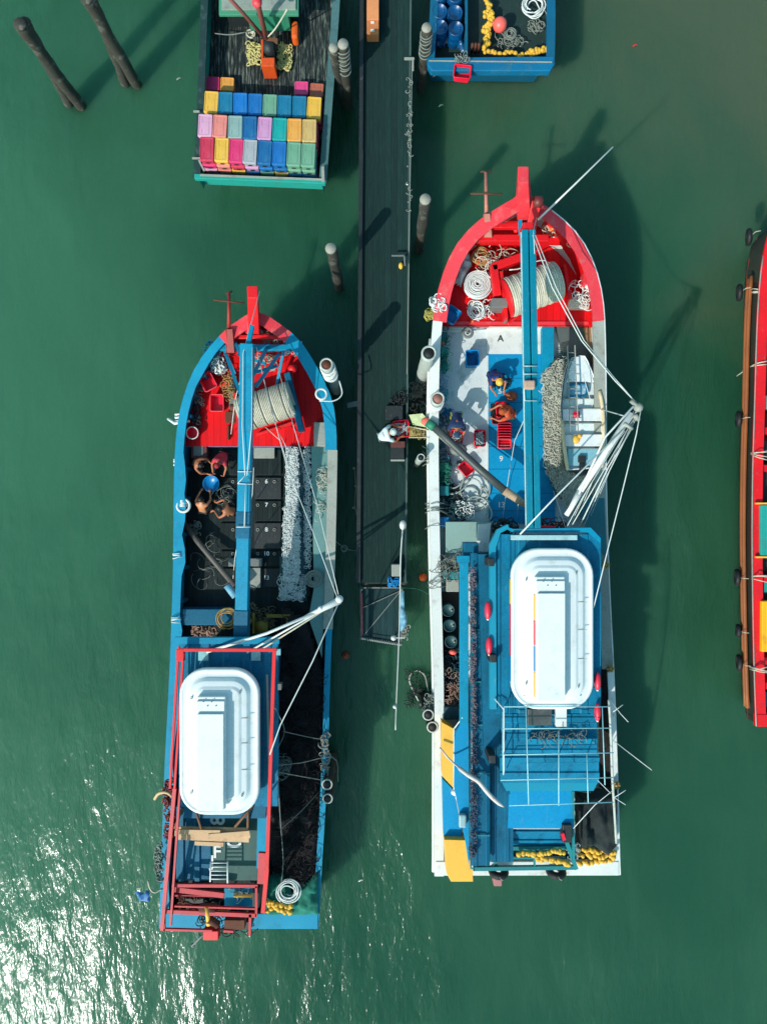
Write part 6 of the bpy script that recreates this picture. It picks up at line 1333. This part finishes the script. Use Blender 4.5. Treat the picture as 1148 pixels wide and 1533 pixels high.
rows = {
 1: ([(318, 124), (340, 125), (451, 131), (474, 134)], ['pink', 'orange', 'hot pink', 'brick'], 1.02, (.47, .46)),
 2: ([(316 + 22.0 * k, 152 + 1.2 * k) for k in range(8)], ['yellow', 'teal blue', 'bright blue', 'blue', 'sage green', 'teal blue', 'teal blue', 'yellow'], 1.62, (.475, .74)),
 3: ([(307 + 22.3 * k, 187 + 1.1 * k) for k in range(8)], ['pale pink', 'salmon', 'grey green', 'deep blue', 'mauve', 'turquoise', 'orange', 'tan'], 1.92, (.475, .76)),
 4: ([(310 + 21.6 * k, 222 + 1.3 * k) for k in range(8)], ['crimson', 'yellow', 'pink', 'grey', 'deep blue', 'blue', 'sage green', 'sage green'], 1.92, (.465, .80)),
}
rname = {1: 'topmost short row behind', 2: 'upper full row', 3: 'middle full row', 4: 'front row nearest the stern'}
for r_, (ps, cs, z, s_) in rows.items():
    for k, ((x, y), c_) in enumerate(zip(ps, cs)):
        crate(x, y, z, s_, c_, '%s fish box, %s from the left in the %s' % (c_, ordn[k], rname[r_]))
lower = ['deep blue', 'deep blue', 'yellow', 'sage green', 'deep blue', 'yellow', 'salmon', 'pale pink']
mid = ['pink', 'salmon', 'crimson', 'mauve', 'blue', 'deep blue', 'sage green', 'sage green']
for k in range(8):
    x = 310 + 21.6 * k; y = 222 + 1.3 * k; w_ = P(x, y, 2.22)
    for zz, cl, nm, dy in ((1.62, mid, 'second layer', -.01), (1.32, mid[::-1], 'third layer', -.03), (1.02, lower, 'lowest layer', -.06)):
        kk = F / (CAMH - zz - .3); px = 574 + w_.x * kk; py = 766.5 - (w_.y + dy) * kk
        if zz == 1.32 : cl = lower[::-1]
        crate(px, py, zz, (.465, .80), cl[k], '%s fish box in the %s, %s from the left at the stern' % (cl[k], nm, ordn[k]))
for j, (rowk, yy) in enumerate(((2, 152), (3, 187))):
    for k, zz in ((0, 1.32), (0, 1.02), (7, 1.32), (7, 1.02)) + (((0, 1.62), (7, 1.62)) if rowk == 3 else ()):
        x, y = rows[rowk][0][k]; w_ = P(x, y, rows[rowk][2] + .3); kk = F / (CAMH - zz - .3)
        crate(574 + w_.x * kk, 766.5 - w_.y * kk, zz, rows[rowk][3], 'crimson' if k else 'pink', '%s fish box below the %s end box of the %s, %s layer up' % ('crimson' if k else 'pink', 'right' if k else 'left', rname[rowk], {1.02: 'first', 1.32: 'second', 1.62: 'third'}[zz]))

# ================================================================== BLUE NET BOAT (top right)
def boat_net():
    bx = thing('fishing_boat', 'blue stern of a small boat full of net floats beside the top of the pier', 'fishing boat', P(738, 20, 0), 'fishing boats moored at the pier')
    zf = lambda y: 2.0
    Lp = [(640, 96), (643, 50), (646, 0), (650, -100), (670, -230), (738, -330)]; Rp = [(828, 98), (829, 50), (829, 0), (826, -100), (800, -230), (738, -330)]
    H = Hull(Lp, Rp, zf, 30); hb = paint('deep_teal_blue', (0, 88, 120), .5, .25, (40, 90, 95), .5)
    H.shell(bx, [hb, hb], deck=1.3, rake=.8); H.deck(bx, 'main_deck', paint('dark_green_deck', (22, 46, 42), .7, .3, (60, 66, 60), .4), 1.3, -300, 100)
    H.cap(bx, 'gunwale', hb, 'L', 0, 29, .22); H.cap(bx, 'gunwale', hb, 'R', 0, 29, .24)
    part('stern_rail', paint('mid_blue_rail', (0, 100, 140), .5, .25, (70, 110, 110), .5), bx, lambda m: m.polyP([(640, 86), (829, 84), (829, 97), (824, 106), (646, 106), (640, 97)], 2.03, 1.75), .03)
    part('rail_stripe', GREYW, bx, lambda m: m.bar(P(642, 91, 2.06), P(826, 93, 2.06), .03, .03))
    part('deck_divider', hb, bx, lambda m: m.boxP(696, -100, 700, 84, 1.31, 1.9), .01)
    many('deck_post', RUST, bx, [lambda m, x=x: m.cyl(P(x, 78, 1.31), P(x + 1, 66, 2.1), .045) for x in (706, 711, 716)])
boat_net()
bd = paint('dark_blue_drum', (0, 70, 120), .35, .3, (0, 110, 150), .6, 2)
for k, (x, y) in enumerate(((658, 22), (681, 24), (659, 46), (682, 48), (658, -4), (681, -2))):
    barrel(x, y - 6, 1.31, .26, .7, 'dark blue drum, %s column, %s row, at the stern of the blue net boat' % ('left' if k % 2 == 0 else 'right', ('second', 'third', 'first')[k // 2]), bd, bd, 'dark blue drums on the net boat')
mb = MB(); mound(mb, [(648, 50), (694, 50), (694, 82), (676, 66), (650, 78)], 1.4, .3, 3, .25, 8, freq=4); tag(mb.build('tarp', paint('glossy_blue_tarp', (0, 66, 112), .3, .3, (0, 110, 150), .6, 4)), 'crumpled dark blue tarp below the six blue drums', 'tarp')
float_line([P(735, -12, 1.6), P(727, 4, 1.6), P(734, 10, 1.6), P(726, 24, 1.6), P(735, 34, 1.6), P(724, 46, 1.6), P(732, 56, 1.6), P(726, 70, 1.6), P(736, 20, 1.65), P(728, 60, 1.65), P(724, 80, 1.6)], 75, 'thick column of yellow floats down the middle of the blue net boat', .085, group='rows of yellow floats')
float_line([P(732, 80, 1.6), P(748, 82, 1.6), P(770, 80, 1.6)], 12, 'left row of pale yellow floats along the blue stern rail', .085, group='rows of yellow floats')
float_line([P(776, 84, 1.6), P(796, 82, 1.6), P(818, 76, 1.6), P(800, 76, 1.65), P(788, 82, 1.6)], 24, 'right bunch of pale yellow floats along the blue stern rail', .085, group='rows of yellow floats')
t = thing('buoy', 'big salmon pink ball buoy among the yellow floats', 'buoy', P(748, 37, 1.4)); part('buoy_body', PINKB, t, lambda m: m.ball(P(748, 37, 1.75), .24, 20, 12)); part('eye', PINKB, t, lambda m: m.cyl(P(740, 35, 1.8), P(737, 34, 1.8), .05))
coil(763, 52, 1.45, .22, 5, 'grey rope coil below the salmon ball buoy', ROPEG, .022, .4, 2, .1, .08)
coil(797, 12, 1.45, .42, 6, 'large white rope coil in the starboard corner of the blue net boat', ROPEW, .022, .5, 2, .14, .12)
mb = MB(); tangle(mb, rect_area(745, 55, 786, 72), 1.4, 26, (.06, .2), .016, .1, 12); tag(mb.build('rope_tangle', ROPEG), 'loose grey lines under the grey coil on the blue net boat', 'rope')
mb = MB(); tangle(mb, rect_area(792, 36, 810, 48), 1.4, 24, (.06, .16), .018, .1, 10); mb.tube(catmull([P(812, 10, 1.5), P(821, 30, 1.5), P(820, 60, 1.6)], 10), .018, 5); tag(mb.build('rope_tangle', ROPEG), 'grey rope heap below the large white coil', 'rope')
basket(692, 107, 1.84, 'red basket hanging outside the blue stern rail', REDPL, R(-6), (.56, .44, .28), mat2=REDPL)
mb = MB(); tangle(mb, rect_area(684, 82, 700, 92), 2.1, 16, (.06, .14), .014, .08, 8); mb.tube(catmull([P(646, 116, .6), P(665, 105, 1.4), P(684, 90, 2.1)], 8), .014, 5); tag(mb.build('mooring_rope', ROPEG), 'thin grey rope over the blue stern rail above the red basket', 'rope')

# ================================================================== RED BOAT AT THE RIGHT EDGE
def boat_edge():
    bx = thing('fishing_boat', 'red railed boat with brown wooden side cut off by the right edge', 'fishing boat', P(1180, 700, 0), 'fishing boats moored at the pier')
    zf = sheer(1087, 250, 2.4, 2.5, 3.2)
    Lp = [(1133, 1087), (1130, 1000), (1128, 900), (1127, 800), (1128, 700), (1131, 600), (1134, 500), (1138, 430), (1146, 372), (1165, 325), (1230, 290)]
    Rp = [(1340, 1087), (1345, 1000), (1347, 900), (1348, 800), (1348, 700), (1346, 600), (1342, 500), (1335, 430), (1320, 372), (1295, 325), (1230, 290)]
    H = Hull(Lp, Rp, zf, 40)
    H.shell(bx, [paint('dark_green_hull', (40, 44, 36), .7, .3, (70, 50, 30), .5), RED], deck=1.6, flare=.58); H.deck(bx, 'main_deck', paint('rust_deck', (150, 44, 16), .6, .4, (40, 30, 26), .7, 1.5), 1.6, 240, 1087)
    H.cap(bx, 'gunwale', RED, 'L', 0, 39, .30); H.cap(bx, 'gunwale', RED, 'R', 0, 39, .30)
    many('side_strake', paint('orange_brown_strake', (146, 80, 38), .6, .3, (90, 60, 40), .5), bx, [lambda m, f=f, d=d, r_=r_: m.tube([Vector((p.x + d, p.y, p.z * f)) for p in H.L[1:33]], r_, 6) for f, d, r_ in ((.80, -.05, .07), (.70, .0, .06))])
    part('rail_line', GREYW, bx, lambda m: m.tube([p + Vector((-.05, 0, .02)) for p in H.L[:34]], .018, 5))
    part('stern_rail', RED, bx, lambda m: m.boxP(1133, 1070, 1340, 1088, 2.2, 2.43))
    many('dark_gap_block', DARK, bx, [lambda m, y=y, h=h: m.boxP(1141, y, 1200, y + h, 1.62, 2.0) for y, h in ((440, 70), (598, 18), (660, 30), (706, 48), (835, 20), (868, 12), (880, 20), (1040, 30))], .01)  # dark blocks fill the gaps between the beams and covers
    many('cross_beam', RED, bx, [lambda m, y=y: m.boxP(1137, y, 1330, y + 10, 1.62, 2.3) for y in (520, 640, 696, 862, 985, 1022)], .01)
    many('cover', TURQ, bx, [lambda m: m.boxP(1138, 756, 1300, 832, 2.3, 2.6), lambda m: m.boxP(1143, 872, 1300, 888, 2.0, 2.3)], .02)
    part('cover', paint('amber_paint', (246, 170, 20), .5, .1), bx, lambda m: m.boxP(1140, 900, 1300, 976, 2.3, 2.6), .02)
    many('cover_trim', YELP, bx, [lambda m, y=y: m.boxP(1131, y, 1300, y + 2.5, 2.55, 2.63) for y in (752.5, 833)])
    many('deck_box', BLUE2, bx, [lambda m, y=y: m.boxP(1143, y, 1200, y + 22, 1.62, 2.2) for y in (1036,)])
    part('deck_box', GREYW, bx, lambda m: m.boxP(1141, 592, 1190, 612, 1.62, 2.3), .03)
    return H
HE = boat_edge()
for (y, l) in ((355, 'topmost'), (438, 'second'), (628, 'third'), (864, 'fourth'), (944, 'fifth'), (992, 'lowest')):
    q = HE.L[HE.iy(y)]; x = 574 + (q.x - (.16 if y > 400 else .0)) * F / (CAMH - 1.75)
    tyre(x, y, 1.75, .21 if y not in (944,) else .15, .085, (1, 0, .35), '%s black tyre fender on the brown side of the edge boat' % l, 'tyre fenders on the edge boat')
mb = MB(); mb.tube(catmull([P(1102, 563, .8), P(1118, 552, 1.6), P(1132, 544, 2.6), P(1150, 540, 2.6)], 12), .02, 5); mb.tube(catmull([P(1108, 556, .9), P(1120, 550, 1.6), P(1132, 547, 2.6), P(1150, 545, 2.6)], 12), .016, 5); tag(mb.build('mooring_rope', ROPE), 'pair of pale ropes over the red rail of the edge boat', 'rope')
for (y, l) in ((436, 'short white line over the red rail beside the second tyre'), (866, 'frayed white line over the red rail beside the fourth tyre'), (1000, 'pale lines over the red rail beside the lowest tyre'), (682, 'curved pale lines over the red rail below the third tyre')):
    mb = MB()
    for k in range(4): mb.tube(catmull([P(1120, y + rnd.uniform(-6, 6), 1.7), P(1130, y + rnd.uniform(-5, 5), 2.62), P(1152, y + rnd.uniform(-8, 8), 2.6)], 8), .016, 5)
    tag(mb.build('mooring_rope', ROPE), l, 'rope')

# ------------------------------------------------------------------ small gear that fills the decks
def heap(px0, py0, px1, py1, z, n, matr, label, r=(.04, .14), rr=.012, cat='rope', name='rope_heap', h=.14):
    mb = MB(); tangle(mb, rect_area(px0, py0, px1, py1), z, n, r, rr, h, 9); tag(mb.build(name, matr), label, cat)
heap(292, 606, 300, 640, 1.95, 40, DARK, 'dark hose heap along the port side of the red foredeck', rr=.02)
heap(392, 498, 420, 516, 2.4, 40, ROPEG, 'grey line heap at the starboard bow of the blue railed boat', rr=.014)
heap(384, 530, 414, 552, 2.1, 60, ROPE, 'pale line heap under the blue bow frame', rr=.012)
heap(425, 512, 450, 530, 2.5, 30, ROPEW, 'white line heap on the blue cross beam near the starboard rail', rr=.012)
heap(376, 905, 412, 945, 1.7, 70, paint('dusty_rope', (110, 96, 70), .9, .3), 'dusty rope heap around the dull yellow winch', rr=.016)
heap(412, 1134, 430, 1156, 2.15, 40, ROPEG, 'round grey line heap on the black brown net', (.12, .3), .012)
heap(476, 700, 488, 775, 2.0, 26, ROPE, 'long pale line loops on the teal side deck', (.08, .2), .012)
heap(268, 1330, 300, 1364, 2.9, 40, RUST, 'rusty chain heap under the red stern gantry', rr=.018)
heap(300, 1340, 380, 1392, 2.4, 120, DARK, 'dark hoses and cables under the red stern gantry', (.05, .2), .018, h=.5)
heap(345, 1330, 380, 1345, 3.35, 20, ROPE, 'pale line heap on the small blue stern roof', rr=.012)
heap(657, 836, 690, 866, 2.5, 60, ROPEG, 'grey line heap over the winch of the white railed passage', (.06, .2), .012)
heap(660, 1000, 688, 1056, 2.25, 60, paint('pinkish_rope', (150, 120, 108), .9, .3), 'pinkish rope heap on the bench of the port passage', (.05, .14), .014)
heap(656, 492, 672, 560, 2.25, 40, NETG, 'green blue line heap on the lockers inside the white rail', (.05, .14), .012)
heap(736, 780, 770, 796, 2.3, 60, DARK, 'dark hose heap in front of the blue wheelhouse', (.06, .18), .02)
heap(790, 778, 846, 792, 2.6, 70, RUST, 'rusty chain and red gear heap in front of the blue wheelhouse', (.05, .14), .016)
heap(792, 1096, 890, 1112, 4.35, 40, ROPEG, 'thin grey lines lying on the stepped aft roof', (.06, .2), .009)
heap(850, 1262, 862, 1284, 2.9, 40, CABLE, 'white cord bunch beside the stern frame of the largest boat', (.05, .14), .010)
heap(612, 575, 642, 636, .55, 60, GREYW, 'pale line and net scraps on the raft right of the pier', (.05, .16), .012)
heap(638, 1040, 650, 1066, 2.2, 30, ROPEG, 'grey rope wound above the twin sleeved piles', (.06, .16), .016)
heap(608, 1004, 640, 1060, .12, 40, DARK, 'dark rope scraps floating beside the white rope loop', (.06, .2), .02, h=.05)
heap(846, 345, 862, 372, 3.0, 14, ROPE, 'pale rope wound on the starboard bow rail', (.05, .12), .016)
heap(482, 1098, 492, 1170, 2.1, 40, GREYW, 'pale rope bundle along the starboard rail of the blue railed boat', (.05, .14), .018)
for k, (x, y, l) in enumerate(((707, 480, 'orange float by the handrail at the front of the white deck'), (662, 514, 'orange float on the locker inside the white rail'))):
    mb = MB(); mb.ball(P(x, y, 2.28), .07); tag(mb.build('float', ORANGE), l, 'float')
mb = MB(); mb.boxP(802, 787, 832, 792, 2.6, 2.9); tag(mb.build('gas_bottle', REDPL, bev=.04), 'red cylinder lying in front of the blue wheelhouse', 'cylinder')
# floats and sheets over the canopies' surroundings
for (x0, y0, x1, y1, z) in ((400, 1010, 404, 1180, 4.42),):
    mb = MB(); mb.bar(P(x0, y0, z), P(x1, y1, z), .06, .05); tag(mb.build('pole', GREYW), 'pale pole lying on the blue roof right of the plain canopy', 'pole')

# scraps afloat
for (x, y, m_, l) in ((950, 68, REDPL, 'tiny red scrap floating in the brown water at the upper right'), (660, 158, WHITE, 'pale scrap floating above the largest boat'), (540, 1318, WHITE, 'tiny white scrap floating below the mesh platform between the two sterns'), (268, 118, GREYW, 'pale scrap floating left of the crate boat')):
    mb = MB(); q = P(x, y, .03)
    mb.loft([[q + Vector((.1 * math.cos(a), .06 * math.sin(a * 1.3), 0)) for a in (0, 1, 2, 3, 4, 5)], [q + Vector((.07 * math.cos(a), .04 * math.sin(a * 1.3), .03)) for a in (0, 1, 2, 3, 4, 5)]], cap0=True); tag(mb.build('scrap', m_), l, 'scrap')

heap(656, 560, 668, 610, 2.2, 40, BLUTARP, 'pale blue line heap on the lockers above the rope wrapped sleeved pile', (.05, .14), .016)
heap(656, 694, 672, 724, 2.1, 60, NETG, 'green net scraps by the port rail below the fish pipe', (.05, .12), .016)
heap(668, 726, 690, 752, 1.86, 90, DARK, 'black weed like net scraps on the white deck', (.03, .1), .016, h=.05)
heap(690, 660, 712, 672, 1.8, 14, ROPEW, 'tiny white fish scraps between the two fish baskets', (.02, .05), .012, h=.02)
heap(684, 690, 696, 696, 1.8, 10, BLACK, 'tiny black scraps above the diagonal red basket', (.02, .05), .012, h=.02)
heap(664, 612, 676, 624, 1.9, 20, BLUPL, 'blue line knot left of the person in the navy jacket', (.05, .12), .016)
heap(306, 512, 330, 530, 2.5, 26, BLUE2, 'blue cord heap on the port end of the blue cross beam', (.05, .12), .016)
heap(336, 560, 350, 600, 2.1, 50, ROPEB, 'tan line heap beside the blue frame leg on the red foredeck', (.05, .14), .012)
heap(296, 806, 340, 900, 1.42, 16, ROPEG, 'thin grey lines lying on the dark deck around the brown fish pipe', (.15, .4), .009, h=.03)
heap(584, 590, 606, 606, 1.68, 26, DARK, 'black net scraps on the pier above the dark box', (.06, .14), .016)
heap(609, 120, 616, 330, 1.74, 40, GREYW, 'pale cord ties strung along the right edge of the pier', (.03, .09), .01, h=.05)
